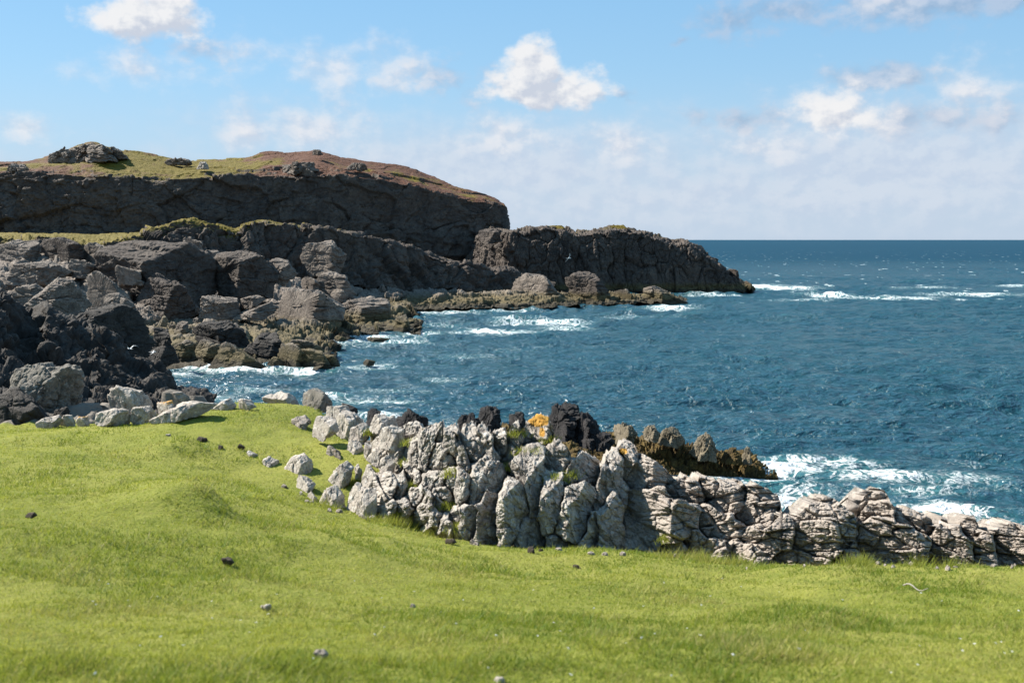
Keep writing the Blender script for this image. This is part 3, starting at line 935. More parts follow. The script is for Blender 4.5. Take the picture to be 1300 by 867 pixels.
# left part of the outcrop, half buried in turf
put("pale", [
    ([(357, 547), (371, 533), (387, 528), (394, 535), (385, 547), (366, 551)], "brown-topped stone in turf left of the large wedge", {"mat": "warm"}),
    ([(385, 546), (399, 531), (422, 530), (428, 546), (410, 559), (395, 553)], "large wedge of rock with one shaded triangular face", {"d": 17.3, "apex": (.55, .3)}),
    ([(400, 528), (416, 516), (438, 517), (448, 526), (440, 538), (412, 538)], "pale rock behind the large wedge, beneath the dark round boulder", {"d": 19.5}),
    ([(422, 545), (431, 528), (450, 527), (464, 538), (461, 552), (435, 555)], "broad cracked slab below the black knobs", {"d": 18.4}),
    ([(431, 523), (436, 513), (446, 516), (453, 520), (453, 528), (434, 529)], "cluster of black knobs on top of the broad cracked slab", {"d": 20, "mat": "black"}),
    ([(463, 540), (466, 523), (474, 518), (482, 524), (477, 537)], "lone black rock in the gap by the water", {"d": 26, "mat": "black"}),
    ([(372, 558), (379, 551), (392, 553), (393, 560), (377, 562)], "small grey stone on turf below the large wedge"),
    ([(394, 565), (402, 559), (413, 567), (406, 572)], "flat white stone between two dark clumps on the turf"),
    ([(410, 574), (417, 565), (430, 574), (438, 590), (420, 591)], "dark jagged spine of rock in the grassy hollow", {"mat": "warm"}),
    ([(356, 603), (367, 587), (386, 577), (395, 590), (394, 606), (370, 608)], "pyramid-shaped stone casting a long shadow on the turf", {"apex": (.35, .3), "thick": .6}),
    ([(371, 610), (379, 603), (396, 605), (400, 616), (388, 630), (376, 622)], "grey stone directly under the pyramid-shaped stone"),
    ([(328, 587), (343, 580), (355, 586), (351, 597), (337, 599)], "flat white slab left of the pyramid-shaped stone"),
    ([(304, 580), (316, 573), (329, 580), (323, 589)], "leftmost white slab set in the turf"),
    ([(346, 608), (354, 603), (360, 606), (353, 611)], "small white stone under the flat white slab"),
    ([(388, 632), (395, 625), (403, 633), (405, 643), (394, 641)], "narrow grey stone at the start of the outcrop's foot"),
    ([(404, 642), (414, 622), (425, 617), (437, 628), (439, 648), (428, 655), (409, 650)], "bluish shaded block at the outcrop's lower left foot"),
    ([(418, 610), (427, 596), (440, 588), (448, 594), (441, 610), (432, 620), (423, 616)], "split beige block above the bluish shaded block", {"apex": (.2, .3)}),
    ([(437, 653), (436, 626), (441, 615), (455, 612), (464, 622), (456, 640), (448, 655)], "heart-shaped pale block at the outcrop's foot"),
    ([(451, 662), (454, 641), (464, 625), (476, 623), (476, 648), (475, 663), (462, 666)], "tall pale block leaning against the heart-shaped block"),
    ([(459, 614), (462, 596), (468, 592), (475, 600), (480, 616), (473, 625), (464, 623)], "upright pale slab above the tall leaning block"),
    ([(450, 594), (454, 588), (459, 599), (457, 609), (451, 606)], "thin upright splinter left of the upright slab"),
    ([(440, 576), (445, 560), (456, 559), (460, 570), (453, 579)], "round grey boulder in the grassy hollow"),
    ([(439, 563), (444, 545), (462, 539), (468, 550), (462, 564)], "pale block behind the round grey boulder"),
    ([(462, 580), (464, 559), (471, 559), (471, 577), (466, 581)], "narrow white pillar right of the round grey boulder"),
    ([(467, 584), (477, 571), (491, 570), (488, 589), (480, 593)], "grey slab under the big creviced block"),
    ([(482, 604), (484, 586), (496, 571), (502, 590), (492, 609)], "slab leaning right beside the dark crevice"),
    ([(473, 565), (475, 548), (490, 542), (513, 544), (515, 560), (511, 578), (495, 573)], "big creviced block with a dark shaded right side", {"apex": (.3, .3)}),
    ([(461, 540), (479, 526), (497, 525), (502, 541), (490, 548), (465, 546)], "pale slab with a grass patch on the outcrop's top left"),
], out_d, joints="slab", grow=1.09, world=(.34, .030, (.65, 1, 1.7), 3), flat=True)

# the outcrop itself: one continuous face of bedrock, split by joints into slabs and blocks
BLOCKS = [   # joint blocks of the outcrop: zone (0 broken slabs, 1 shaded wall, 2 lumpy mass, 3 layered end), outline
    (0, [(503,546), (519,537), (530,535), (537,545), (514,551)]),
    (0, [(531,566), (535,545), (552,539), (558,553), (549,577), (541,596), (534,593)]),
    (0, [(522,580), (525,562), (532,555), (534,572), (530,589)]),
    (0, [(552,562), (554,540), (560,534), (565,553), (562,564)]),
    (0, [(560,566), (564,543), (577,539), (588,560), (588,585), (570,578)]),
    (0, [(541,592), (547,570), (560,563), (574,575), (578,592), (550,594)]),
    (0, [(575,545), (582,546), (593,580), (595,597), (583,597), (584,565)]),
    (0, [(584,556), (589,540), (600,537), (611,555), (615,582), (607,588), (598,568)]),
    (0, [(603,546), (611,539), (625,552), (631,578), (623,586), (613,566)]),
    (0, [(622,566), (626,548), (640,544), (647,560), (642,576), (630,575)]),
    (0, [(643,565), (649,541), (658,533), (662,552), (657,570)]),
    (0, [(641,583), (644,565), (655,562), (660,574), (654,586)]),
    (0, [(664,556), (669,535), (683,526), (696,530), (702,546), (692,562), (675,561)]),
    (0, [(648,610), (650,582), (661,575), (674,590), (674,612), (660,618)]),
    (0, [(688,592), (699,566), (710,558), (724,575), (720,598), (705,597)]),
    (0, [(487,640), (490,620), (498,605), (505,612), (502,635), (493,650)]),
    (0, [(499,632), (503,603), (509,600), (513,615), (509,635)]),
    (0, [(484,648), (488,629), (503,634), (496,650), (491,657)]),
    (0, [(502,655), (507,635), (520,637), (523,645), (512,656)]),
    (0, [(522,640), (525,622), (536,617), (541,630), (534,640)]),
    (0, [(533,645), (537,618), (543,617), (549,632), (549,650), (542,652)]),
    (0, [(530,655), (533,638), (541,634), (546,650), (537,658)]),
    (0, [(544,668), (546,650), (552,644), (556,655), (554,668)]),
    (0, [(556,630), (560,617), (567,614), (571,625), (568,638)]),
    (0, [(549,640), (553,625), (560,626), (563,640), (557,646)]),
    (0, [(560,676), (562,662), (568,655), (574,664), (570,677)]),
    (0, [(566,662), (571,650), (580,645), (583,652), (577,664)]),
    (0, [(538,620), (541,605), (553,600), (557,610), (547,622)]),
    (0, [(554,616), (557,603), (563,602), (566,614), (560,620)]),
    (0, [(565,615), (568,596), (575,595), (580,608), (574,624)]),
    (0, [(575,620), (579,598), (586,592), (594,604), (594,625), (584,640)]),
    (0, [(515,602), (516,590), (521,592), (524,603), (519,610)]),
    (0, [(497,560), (503,575), (508,590), (503,598), (497,590)]),
    (0, [(525,612), (527,599), (532,598), (534,610), (530,616)]),
    (1, [(582,676), (586,650), (600,642), (608,650), (610,672), (600,686)]),
    (1, [(598,694), (602,656), (609,630), (618,610), (629,626), (632,662), (634,696)]),
    (1, [(598,640), (601,608), (607,585), (620,578), (634,592), (637,614), (626,626), (610,640)]),
    (1, [(630,696), (629,652), (644,620), (650,602), (666,604), (669,642), (661,672), (650,697)]),
    (1, [(663,610), (667,572), (685,562), (692,582), (692,624), (683,655), (672,655)]),
    (1, [(682,655), (689,604), (702,590), (714,602), (714,642), (701,674), (690,676)]),
    (1, [(703,676), (711,642), (722,612), (735,596), (754,600), (755,642), (746,674), (720,695)]),
    (1, [(733,702), (741,666), (752,648), (762,660), (762,702), (745,703)]),
    (1, [(757,700), (759,642), (768,620), (781,614), (792,640), (797,698), (775,702)]),
    (1, [(716,618), (724,587), (740,575), (762,586), (765,608), (745,622)]),
    (1, [(754,645), (757,602), (770,586), (785,602), (784,628), (770,645)]),
    (1, [(733,618), (736,611), (742,614), (743,626), (738,629)]),
    (1, [(765,600), (772,578), (785,570), (797,580), (800,620), (793,650), (783,615)]),
    (1, [(648,692), (655,672), (668,660), (682,664), (690,690), (668,698)]),
    (1, [(692,698), (700,678), (716,676), (730,690), (726,701)]),
    (2, [(784,610), (782,572), (793,560), (805,565), (814,586), (800,616)]),
    (2, [(788,608), (796,581), (815,577), (836,589), (853,605), (853,616), (830,620), (800,620)]),
    (2, [(786,660), (798,624), (830,618), (862,626), (884,650), (890,686), (850,698), (812,697), (793,690)]),
    (2, [(846,640), (843,614), (870,605), (891,615), (896,632), (870,640)]),
    (2, [(883,622), (889,605), (905,607), (917,616), (914,630), (895,634)]),
    (2, [(902,638), (913,615), (940,611), (949,626), (947,644), (930,652), (914,650)]),
    (2, [(930,660), (948,620), (965,617), (986,629), (990,637), (977,664), (955,668)]),
    (2, [(882,672), (893,646), (930,650), (948,667), (938,680), (900,684)]),
    (2, [(887,716), (890,692), (905,680), (921,690), (925,712), (905,720)]),
    (2, [(922,718), (926,692), (945,685), (966,690), (982,702), (978,720), (945,722)]),
    (2, [(834,708), (833,687), (850,680), (870,685), (878,708), (850,713)]),
    (2, [(791,690), (794,668), (810,664), (820,678), (818,690)]),
    (2, [(862,690), (866,668), (878,660), (892,668), (896,690), (880,700)]),
    (2, [(940,690), (948,668), (966,664), (978,680), (972,694), (955,696)]),
    (3, [(1000,700), (1008,660), (1030,641), (1050,632), (1066,640), (1092,662), (1092,712), (1040,718)]),
    (3, [(956,700), (966,676), (1000,654), (1014,672), (1012,702), (980,712)]),
    (3, [(1086,662), (1093,636), (1105,625), (1122,624), (1132,640), (1144,660), (1120,664)]),
    (3, [(1082,712), (1085,667), (1104,650), (1130,649), (1162,661), (1184,682), (1184,712), (1140,724)]),
    (3, [(1128,664), (1138,645), (1165,649), (1182,660), (1186,682), (1160,680)]),
    (3, [(1174,722), (1177,677), (1198,664), (1232,674), (1240,722)]),
    (3, [(1192,672), (1195,656), (1202,659), (1205,673)]),
    (3, [(1214,682), (1221,661), (1236,654), (1241,667), (1248,684), (1228,690)]),
    (3, [(1230,722), (1234,682), (1255,675), (1268,690), (1272,722)]),
    (3, [(1256,694), (1267,672), (1285,664), (1304,670), (1326,690), (1322,722), (1266,724)]),
    (3, [(972,722), (982,697), (1010,690), (1046,691), (1064,707), (1060,724)]),
    (3, [(1048,722), (1056,684), (1088,678), (1104,694), (1100,724)]),
    (3, [(1102,724), (1110,700), (1130,696), (1146,708), (1148,726)]),
    (3, [(1318,722), (1325,690), (1350,680), (1380,695), (1390,724)]),
    (3, [(1156,726), (1162,712), (1172,710), (1178,726)]),
]


OUT = {}


def front_d(px, py):
    i = int(np.argmin(np.abs(OUT['cols'] - px)))
    k = np.clip((OUT['foot'][i] - py) / (OUT['foot'][i] - OUT['tops'][i]), 0, 1)
    return float(OUT['d'][i, int(k * (len(OUT['t']) - 1))])


def build_outcrop():
    rs = np.random.RandomState(8)
    # filler blocks between the traced ones
    blocks_ = list(BLOCKS)
    for px in np.arange(1330, 1800, 62):
        o = rs.uniform(-8, 8)
        blocks_.append((3, [(px - 30, 724), (px - 28, 690 + o), (px - 8, 668 + o), (px + 18, 672 + o), (px + 34, 695), (px + 36, 724)]))
    NB = len(blocks_)
    px0, px1 = 470.0, 1790.0
    cols = np.r_[np.arange(px0, 1330, 0.8), np.arange(1330, px1, 3.0)]
    nv = 250
    hulls, tops = [], np.full(len(cols), 9e9)
    for zn, p in blocks_:
        H = hull2([(x, -y) for x, y in p])               # y up, counter-clockwise
        c = H.mean(0)
        H = c + (H - c) * 1.06
        hulls.append(H)
        for a, b in zip(H, np.roll(H, -1, 0)):
            if abs(b[0] - a[0]) < 1e-6:
                continue
            lo, hi = min(a[0], b[0]), max(a[0], b[0])
            m = (cols >= lo) & (cols <= hi)
            yy = -(a[1] + (b[1] - a[1]) * (cols[m] - a[0]) / (b[0] - a[0]))
            tops[m] = np.minimum(tops[m], yy)
    base_top = np.interp(cols, FPX, CRST_PY) + 14
    tops = np.minimum(tops, base_top)
    tops = np.minimum(tops, np.minimum(np.r_[tops[2:], tops[-2:]] + 9, np.r_[tops[:2], tops[:-2]] + 9))
    tops = tops + 1.3 * fbm(np.c_[cols / 3.0, cols * 0, cols * 0], 5, 3)
    foot = np.interp(cols, FPX, FOOT_PY) + 9
    t = np.linspace(0, 1, nv)
    PX = np.repeat(cols, nv)
    PY = (foot[:, None] * (1 - t) + tops[:, None] * t).ravel()
    D = d_out(PX, PY)
    M_ = D / F_PX                                        # metres per photo pixel
    q = np.c_[PX + 2.6 * fbm(np.c_[PX / 15, PY / 15, PX * 0], 91, 3), -(PY + 2.6 * fbm(np.c_[PX / 15, PY / 15, PX * 0 + 9], 92, 3))]
    q3 = np.c_[q, q[:, 0] * 0]
    best = np.full(len(q), 9e9)
    second = best.copy()
    depth = np.zeros(len(q))
    for (zn, p), H in zip(blocks_, hulls):
        e = np.roll(H, -1, 0) - H
        nrm = np.c_[e[:, 1], -e[:, 0]] / np.linalg.norm(e, axis=1)[:, None]
        sd = (q @ nrm.T - (nrm * H).sum(1)).max(1)
        c = (H.min(0) + H.max(0)) / 2
        w, h = np.ptp(H[:, 0]), np.ptp(H[:, 1])
        s_ = math.sqrt(w * h) * 13.5 / F_PX
        lit = -1 if zn == 1 else 1
        ap = c + np.array((rs.uniform(.10, .38) * lit * w, rs.uniform(-.05, .25) * h))
        Di = float(d_out(c[0], -H[:, 1].min()))
        a = rs.uniform(-.05, .16) + .26 * s_
        dx, dz = (q[:, 0] - ap[0]) * M_, (q[:, 1] - ap[1]) * M_
        tl, tr, tt = rs.uniform(.9, 1.9), rs.uniform(.5, 1.25), rs.uniform(.7, 1.6)
        if zn == 1:
            tl, tr, a = tl * .7, tr * 1.35, a + rs.uniform(-.08, .10)
        if zn == 3:
            tl, tr, tt = tl * .6, tr * .8, tt * .9
        lean = rs.uniform(-.1, .3)
        f = np.maximum(np.maximum(-(dx + lean * dz) * tl, (dx + lean * dz) * tr), np.maximum((dz - .25 * dx) * tt, -dz * rs.uniform(.02, .12)))
        pr = np.maximum(D - Di, -.1) * .85 + a - f
        pr = np.maximum(pr, -.12 - .15 * s_)
        if sd.min() > 0:
            continue
        near = sd < best
        second = np.where(near, best, np.minimum(second, sd))
        depth = np.where(near, pr, depth)
        best = np.where(near, sd, best)
    gap = (second - best) * M_
    depth = depth - .14 * np.exp(-(gap / .018) ** 2) * np.clip(vnoise(q3 * .09, 97) * 1.6, 0, 1) - np.clip(best * M_, 0, .4) * 2.2
    W0 = np.array(P(0, 0, 1)) * 0
    u, v = (PX - CX) / F_PX, (CY - PY) / F_PX
    def place(dd):
        k = dd / (cp + v * sp)
        return np.c_[u * k, dd, CAM_Z + (-sp + v * cp) * k]
    base = place(D)
    bl = base + (base[:, 2:] - CAM_Z) * np.array((0.22, 0, 0))
    right = np.clip((PX - 780) / 60, 0, 1)
    lean_ = bl + (bl[:, 2:] - CAM_Z) * np.array((.35, 0, 0))
    small = (craggy(bl, .30, 77, (.7, 1, 1.6), .35, 3) * .030 + craggy(lean_, .20, 79, (.6, 1, 2.4), .8, 2) * .028) * (1 - right)
    rgt = craggy(lean_, .40, 78, (1.1, 1, .9), .7, 4) * right * .095
    fine = fbm(base / .05, 81, 3) * .007 + craggy(bl, .11, 83, (.8, 1, 1.4), .3, 2) * .010
    depth = depth + small + rgt + fine
    D2 = D - depth
    fr = place(D2).reshape(len(cols), nv, 3)
    # back of the crest
    back1 = fr[:, -1] + np.c_[cols * 0, .35 + .25 * rs.rand(len(cols)), -.05 - .1 * rs.rand(len(cols))]
    back2 = fr[:, -1] + np.c_[cols * 0, 1.5 + cols * 0, -.55 + cols * 0]
    cd = np.interp(cols, FPX, CRST_D)
    back3 = np.c_[xs(cols, cd + 6), cd + 6, CAM_Z - 6.8 + cols * 0]
    G = np.concatenate((fr, back1[:, None], back2[:, None], back3[:, None]), 1)
    li = np.zeros((len(cols), nv + 3))
    for (x, y, rx, ry, k) in [(684, 533, 16, 10, 1.35), (688, 549, 6, 10, .95), (663, 548, 10, 6, .6), (735, 578, 14, 7, .5), (600, 541, 10, 5, .45), (850, 606, 12, 5, .5), (791, 573, 7, 5, 1.3), (936, 613, 4, 3, .6), (700, 620, 12, 26, .42), (672, 600, 8, 26, .3), (706, 660, 9, 20, .35), (575, 600, 14, 9, .3)]:
        li[:, :nv] = np.maximum(li[:, :nv], (k * np.exp(-((PX - x) / rx) ** 2 - ((PY - y) / ry) ** 2)).reshape(len(cols), nv))
    warm = np.zeros((len(cols), nv + 3))
    warm[:, :nv] = np.clip((PX - 760) / 90 + .4 * vnoise(np.c_[PX / 40, PY / 30, PX * 0], 95), 0, 1).reshape(len(cols), nv)
    OUT.update(cols=cols, t=t, d=D2.reshape(len(cols), nv), foot=foot, tops=tops)
    o = mesh_obj("rock_outcrop", G.reshape(-1, 3), grid_faces(len(cols), nv + 3), M["outcrop"], attrs={"lichen": li.ravel(), "warm": warm.ravel()}, smooth=False)
    o["kind"] = "thing"
    tag(o, "long pale wall of jointed bedrock along the turf, orange lichen on its crest", "rock outcrop")


build_outcrop()

# black rocks and reef stones
put("black", [
    ([(501, 546), (507, 524), (520, 521), (532, 526), (541, 530), (547, 542)], "low black rock left of the white spike by the sea", {"d": 36}),
    ([(572, 548), (584, 529), (600, 526), (608, 538), (604, 548)], "leftmost of the black rocks behind the crest", {"d": 42}),
    ([(598, 548), (604, 521), (615, 516), (631, 520), (638, 545)], "black double-topped rock behind the crest", {"d": 42}),
    ([(636, 547), (644, 528), (663, 524), (667, 540), (652, 549)], "small black rock left of the orange-capped rock", {"d": 42}),
    ([(674, 556), (688, 523), (706, 513), (728, 513), (738, 528), (738, 553), (700, 562)], "tallest black rock behind the orange-capped rock", {"d": 45, "rough": 2.2}),
    ([(712, 562), (723, 532), (745, 529), (760, 545), (766, 562), (735, 572)], "black rock stepping down right of the tallest black rock", {"d": 44.3, "rough": 2.0}),
    ([(752, 568), (760, 550), (772, 548), (780, 562), (770, 572)], "small black rock at the foot of the black pair", {"d": 43.5, "rough": 2.0}),
    ([(690, 580), (700, 560), (730, 562), (750, 575), (740, 592), (705, 592)], "dark brown boulder under the black pair", {"d": 43, "mat": "weed", "rough": 1.8}),
    ([(768, 562), (778, 541), (795, 537), (807, 550), (803, 566)], "olive boulder at the left end of the seaweed reef", {"d": 48, "mat": "tan", "rough": 1.8}),
    ([(813, 558), (817, 542), (828, 540), (837, 550), (834, 560)], "small tan rock poking from the seaweed reef", {"d": 49, "mat": "tan", "rough": 1.8}),
    ([(830, 562), (844, 543), (858, 544), (870, 559), (858, 568)], "tan ridged rock in the middle of the seaweed reef", {"d": 49, "mat": "tan", "rough": 1.8}),
    ([(874, 580), (884, 561), (898, 550), (906, 564), (909, 584)], "pale triangular rock standing on the seaweed reef", {"d": 48.5, "mat": "tan", "apex": (.2, .3)}),
    ([(940, 588), (946, 570), (951, 566), (955, 588)], "small upright rock near the reef's surf end", {"d": 48.5, "mat": "tan"}),
    ([(908, 588), (915, 571), (935, 570), (942, 588)], "weedy boulder between the triangular and the upright rock", {"d": 48.3, "mat": "weed", "rough": 2.0}),
], lambda p: 44.0, rough=1.7, joints='slab', flat=True)

# boulders of the far shore
put("shore", [
    ([(112, 345), (130, 320), (160, 312), (240, 314), (270, 334), (265, 378), (252, 402), (205, 405), (160, 390), (130, 365)], "massive dark block with a grassy flat top above the cove", {"d": 128, "mat": "cliff", "rough": .9, "apex": (-.1, .5), "thick": .5}),
    ([(176, 400), (180, 356), (200, 351), (232, 366), (254, 398), (215, 406)], "smooth dark face leaning against the massive block", {"d": 121, "mat": "cliff"}),
    ([(136, 352), (150, 338), (178, 345), (180, 362), (150, 362)], "ledge on the left side of the massive block", {"d": 122}),
    ([(264, 378), (268, 336), (280, 326), (310, 321), (331, 329), (346, 346), (342, 374), (300, 382)], "square-shouldered block right of the massive block", {"d": 131, "mat": "cliff", "apex": (0, .6)}),
    ([(332, 352), (348, 331), (362, 334), (374, 347), (360, 362)], "pale pitted block right of the square-shouldered block", {"d": 134}),
    ([(253, 405), (257, 379), (270, 373), (298, 375), (302, 402), (275, 408)], "low cube of rock at the foot of the square-shouldered block", {"d": 118}),
    ([(396, 372), (403, 352), (420, 345), (438, 352), (448, 372), (430, 382)], "rounded pinkish dome above the layered rock", {"d": 140}),
    ([(376, 372), (380, 356), (394, 352), (404, 362), (402, 376)], "brown block left of the pinkish dome", {"d": 139}),
    ([(318, 402), (336, 374), (368, 366), (402, 372), (432, 392), (426, 412), (380, 412)], "layered whaleback rock above the inlet", {"d": 122, "rough": 1.2}),
    ([(296, 404), (343, 384), (353, 391), (332, 405)], "tilted flat slab at the left of the layered whaleback", {"d": 117}),
    ([(298, 392), (302, 382), (328, 374), (334, 380), (318, 392)], "knobbly ledge above the tilted flat slab", {"d": 120}),
    ([(416, 412), (438, 386), (470, 379), (490, 384), (494, 408), (475, 418), (430, 416)], "dark square headland rock at the end of the whaleback", {"d": 136}),
    ([(444, 392), (446, 378), (456, 376), (462, 390), (454, 396)], "upright stump on the dark square headland rock", {"d": 138}),
    ([(496, 422), (504, 405), (515, 401), (521, 421)], "little sea stack at the far point of the cove", {"d": 126}),
    ([(232, 446), (238, 421), (265, 411), (290, 411), (311, 425), (321, 444), (300, 453), (258, 452)], "wet black boulder in the middle of the cove shore", {"d": 100, "mat": "crag"}),
    ([(222, 460), (221, 441), (236, 433), (247, 438), (247, 460)], "dark boulder at the cove's waterline on the left", {"d": 95}),
    ([(243, 460), (244, 434), (260, 429), (278, 440), (274, 460)], "stepped brown boulder at the cove's waterline", {"d": 94}),
    ([(260, 466), (266, 442), (285, 435), (302, 444), (332, 464), (300, 470)], "tan boulder taking the surf in the cove", {"d": 91}),
    ([(308, 452), (330, 425), (350, 421), (356, 446), (332, 460)], "black slab tilted up on the cove shore", {"d": 97, "mat": "crag"}),
    ([(346, 466), (352, 440), (372, 437), (384, 450), (386, 466)], "olive boulder at the tip of the cove rocks", {"d": 91}),
    ([(374, 468), (386, 444), (405, 448), (418, 465), (395, 470)], "yellowish boulder at the tip of the cove rocks", {"d": 90.5}),
    ([(404, 466), (412, 450), (424, 452), (430, 464)], "outermost small boulder of the cove rocks", {"d": 91}),
    ([(360, 446), (372, 432), (396, 434), (410, 446), (388, 452)], "dark hump behind the yellowish boulder", {"d": 94}),
    ([(200, 415), (208, 400), (214, 407), (212, 416)], "pale upright stone beneath the massive block", {"d": 108, "mat": "tan"}),
    ([(222, 424), (226, 408), (238, 409), (238, 424)], "brown cube behind the wet black boulder", {"d": 106}),
    ([(82, 412), (114, 396), (150, 389), (166, 391), (186, 402), (194, 428), (184, 456), (150, 456), (118, 428)], "long dark boulder with a pale top behind the black crag", {"d": 80, "mat": "crag", "apex": (-.2, .6)}),
    ([(186, 455), (198, 416), (210, 414), (224, 455), (204, 462)], "black wedge between the long dark boulder and the water", {"d": 90, "mat": "crag"}),
    ([(26, 395), (58, 373), (75, 356), (92, 358), (116, 388), (92, 404), (60, 402)], "dark hump with a mossy tip above the black crag", {"d": 86}),
    ([(88, 376), (104, 352), (126, 348), (152, 370), (168, 388), (130, 394), (100, 388)], "tilted pale-brown slab right of the mossy-tipped hump", {"d": 104}),
    ([(128, 392), (130, 378), (150, 374), (168, 386), (160, 396)], "banded stone below the tilted pale-brown slab", {"d": 98}),
    ([(222, 324), (227, 311), (240, 303), (253, 308), (258, 324)], "round boulder sitting behind the massive block", {"d": 140}),
    ([(256, 328), (262, 318), (276, 318), (284, 330)], "low boulder between round boulder and square-shouldered block", {"d": 141}),
    ([(-8, 336), (0, 312), (20, 307), (46, 307), (50, 336)], "leftmost blocky cliff below the green shelf", {"d": 142}),
    ([(44, 340), (46, 306), (80, 303), (102, 314), (99, 338)], "big smooth block below the green shelf", {"d": 141, "mat": "cliff"}),
    ([(95, 336), (99, 307), (120, 309), (140, 318), (138, 332)], "narrow upright block right of the big smooth block", {"d": 142}),
    ([(10, 362), (18, 336), (60, 333), (88, 345), (70, 362)], "flat-topped ledge under the big smooth block", {"d": 124}),
    ([(84, 350), (90, 330), (108, 330), (116, 340), (108, 352)], "rounded pinkish rock beside the flat-topped ledge", {"d": 126}),
    ([(10, 386), (18, 366), (44, 362), (60, 374), (44, 388)], "pale ledge left of the mossy-tipped hump", {"d": 96}),
    ([(636, 388), (645, 365), (668, 350), (690, 352), (706, 372), (720, 390)], "brown hump of rock before the dark cliffs", {"d": 186}),
    ([(716, 385), (722, 355), (738, 346), (756, 350), (770, 372), (764, 386)], "dark craggy rock in front of the columnar promontory", {"d": 186, "mat": "cliff", "rough": 1.4}),
    ([(768, 385), (776, 371), (795, 368), (806, 384)], "brown boulder next to the dark craggy rock", {"d": 186}),
    ([(800, 385), (812, 368), (832, 366), (850, 374), (868, 383), (840, 387)], "low tawny rocks at the end of the wave-cut platform", {"d": 187}),
    ([(900, 337), (902, 326), (911, 329), (912, 342)], "small block on the promontory's stepped end", {"d": 230, "mat": "cliff"}),
    ([(924, 354), (926, 342), (936, 345), (938, 357)], "second block down the promontory's stepped end", {"d": 229, "mat": "cliff"}),
    ([(942, 368), (946, 356), (954, 361), (957, 369)], "lowest block at the promontory's tip", {"d": 226, "mat": "cliff"}),
    ([(690, 296), (696, 287), (712, 287), (720, 295)], "grassy knob on the left half of the promontory", {"d": 233, "mat": "cliff", "veg": 1.0, "thick": 1.2}),
    ([(770, 296), (776, 288), (790, 287), (802, 295)], "yellow-topped knob on the right half of the promontory", {"d": 233, "mat": "cliff", "veg": 1.0, "thick": 1.2}),
    ([(606, 296), (612, 290), (630, 291), (636, 306), (612, 310)], "stacked blocks where promontory meets headland", {"d": 226, "mat": "cliff"}),
    ([(380, 330), (390, 312), (420, 308), (436, 326), (430, 345), (395, 350)], "pinkish rockfall leaning on the terrace face", {"d": 163}),
    ([(340, 462), (350, 452), (360, 458), (358, 466)], "small weedy stone between the tan and olive boulders", {"d": 91}),
    ([(458, 463), (466, 457), (476, 459), (474, 464)], "tiny rock awash off the cove point", {"d": 92, "name": "rock"}),
    ([(455, 432), (470, 428), (495, 430), (485, 434)], "flat rock awash below the little sea stack", {"d": 113}),
], lambda p: 120.0, cat="boulder", name="boulder", joints="ledge", grow=1.12, world=(2.4, .26, (1.5, 1.2, .55), 3), flat=True)

# smaller broken rock strewn over the far shore
SD_ROWS = [(0, 470, 91, 326, 146), (180, 462, 94, 326, 147), (250, 461, 94, 330, 150), (320, 464, 91, 345, 156), (375, 463, 91, 356, 162), (430, 440, 105, 365, 167), (475, 421, 124, 368, 170), (508, 418, 128, 372, 172), (525, 420, 124, 395, 155)]
rs = np.random.RandomState(21)
SDA = np.array(SD_ROWS, float)
for k in range(130):
    px = rs.uniform(2, 522)
    y0, d0, y3, d3 = (np.interp(px, SDA[:, 0], SDA[:, c]) for c in (1, 2, 3, 4))
    t = rs.rand() ** 1.3
    if px < 200 and t < .25:
        continue
    py = y0 + (y3 - y0) * t
    d = d0 + (d3 - d0) * t - 1.5
    w, h = rs.uniform(5, 16), rs.uniform(4, 10)
    poly = [(px - w / 2, py), (px - w * rs.uniform(.3, .5), py - h * rs.uniform(.4, .8)), (px - w * rs.uniform(0, .25), py - h), (px + w * rs.uniform(.1, .35), py - h * rs.uniform(.7, 1)), (px + w / 2, py - h * rs.uniform(.1, .5)), (px + w * .4, py + 1)]
    rock("boulder", poly, d, M["shore"], "small broken rock strewn among the big boulders of the dark shore", "boulder", "small rocks strewn over the far shore", sub=4, rough=1.3, joints="ledge", flat=True)

put("cliff", [
    ([(74, 208), (84, 196), (94, 188), (108, 184), (128, 185), (140, 194), (150, 206)], "largest summit crag on the headland's skyline, with the cairn on top", {"d": 262, "mat": "shore", "thick": 1.0}),
    ([(54, 208), (66, 195), (80, 190), (92, 192), (100, 208)], "pale crag on the headland's skyline left of the largest summit crag", {"d": 261, "mat": "shore"}),
    ([(122, 202), (136, 189), (150, 190), (164, 202)], "low crag on the headland's skyline right of the largest summit crag", {"d": 262, "mat": "shore"}),
    ([(200, 210), (214, 201), (238, 202), (252, 210)], "long low crag on the headland's skyline above the white boulder", {"d": 263, "mat": "shore"}),
    ([(394, 197), (398, 190), (406, 191), (410, 197)], "small crag on the highest heather of the headland", {"d": 263, "mat": "shore"}),
    ([(110, 188), (115, 178), (120, 183), (124, 188)], "small dark cairn on the headland's summit rocks", {"d": 259.5, "name": "cairn", "cat": "cairn"}),
    ([(249, 215), (254, 206), (262, 206), (265, 215)], "white boulder on the headland's grassy slope", {"d": 256, "mat": "pale"}),
    ([(338, 222), (350, 211), (372, 207), (396, 206), (402, 217), (370, 223)], "grey slab in heather right of the green slope", {"d": 252, "mat": "shore"}),
    ([(372, 225), (382, 216), (394, 215), (400, 223)], "small grey rock below the heather slab", {"d": 250, "mat": "shore"}),
    ([(2, 224), (14, 209), (30, 208), (42, 224)], "grey rocks by the cliff edge at the far left", {"d": 250, "mat": "shore"}),
    ([(438, 216), (448, 207), (462, 208), (474, 217)], "rock step on the headland's falling skyline", {"d": 254, "mat": "shore"}),
], lambda p: 250.0, sub=5, rough=1.9, flat=True)

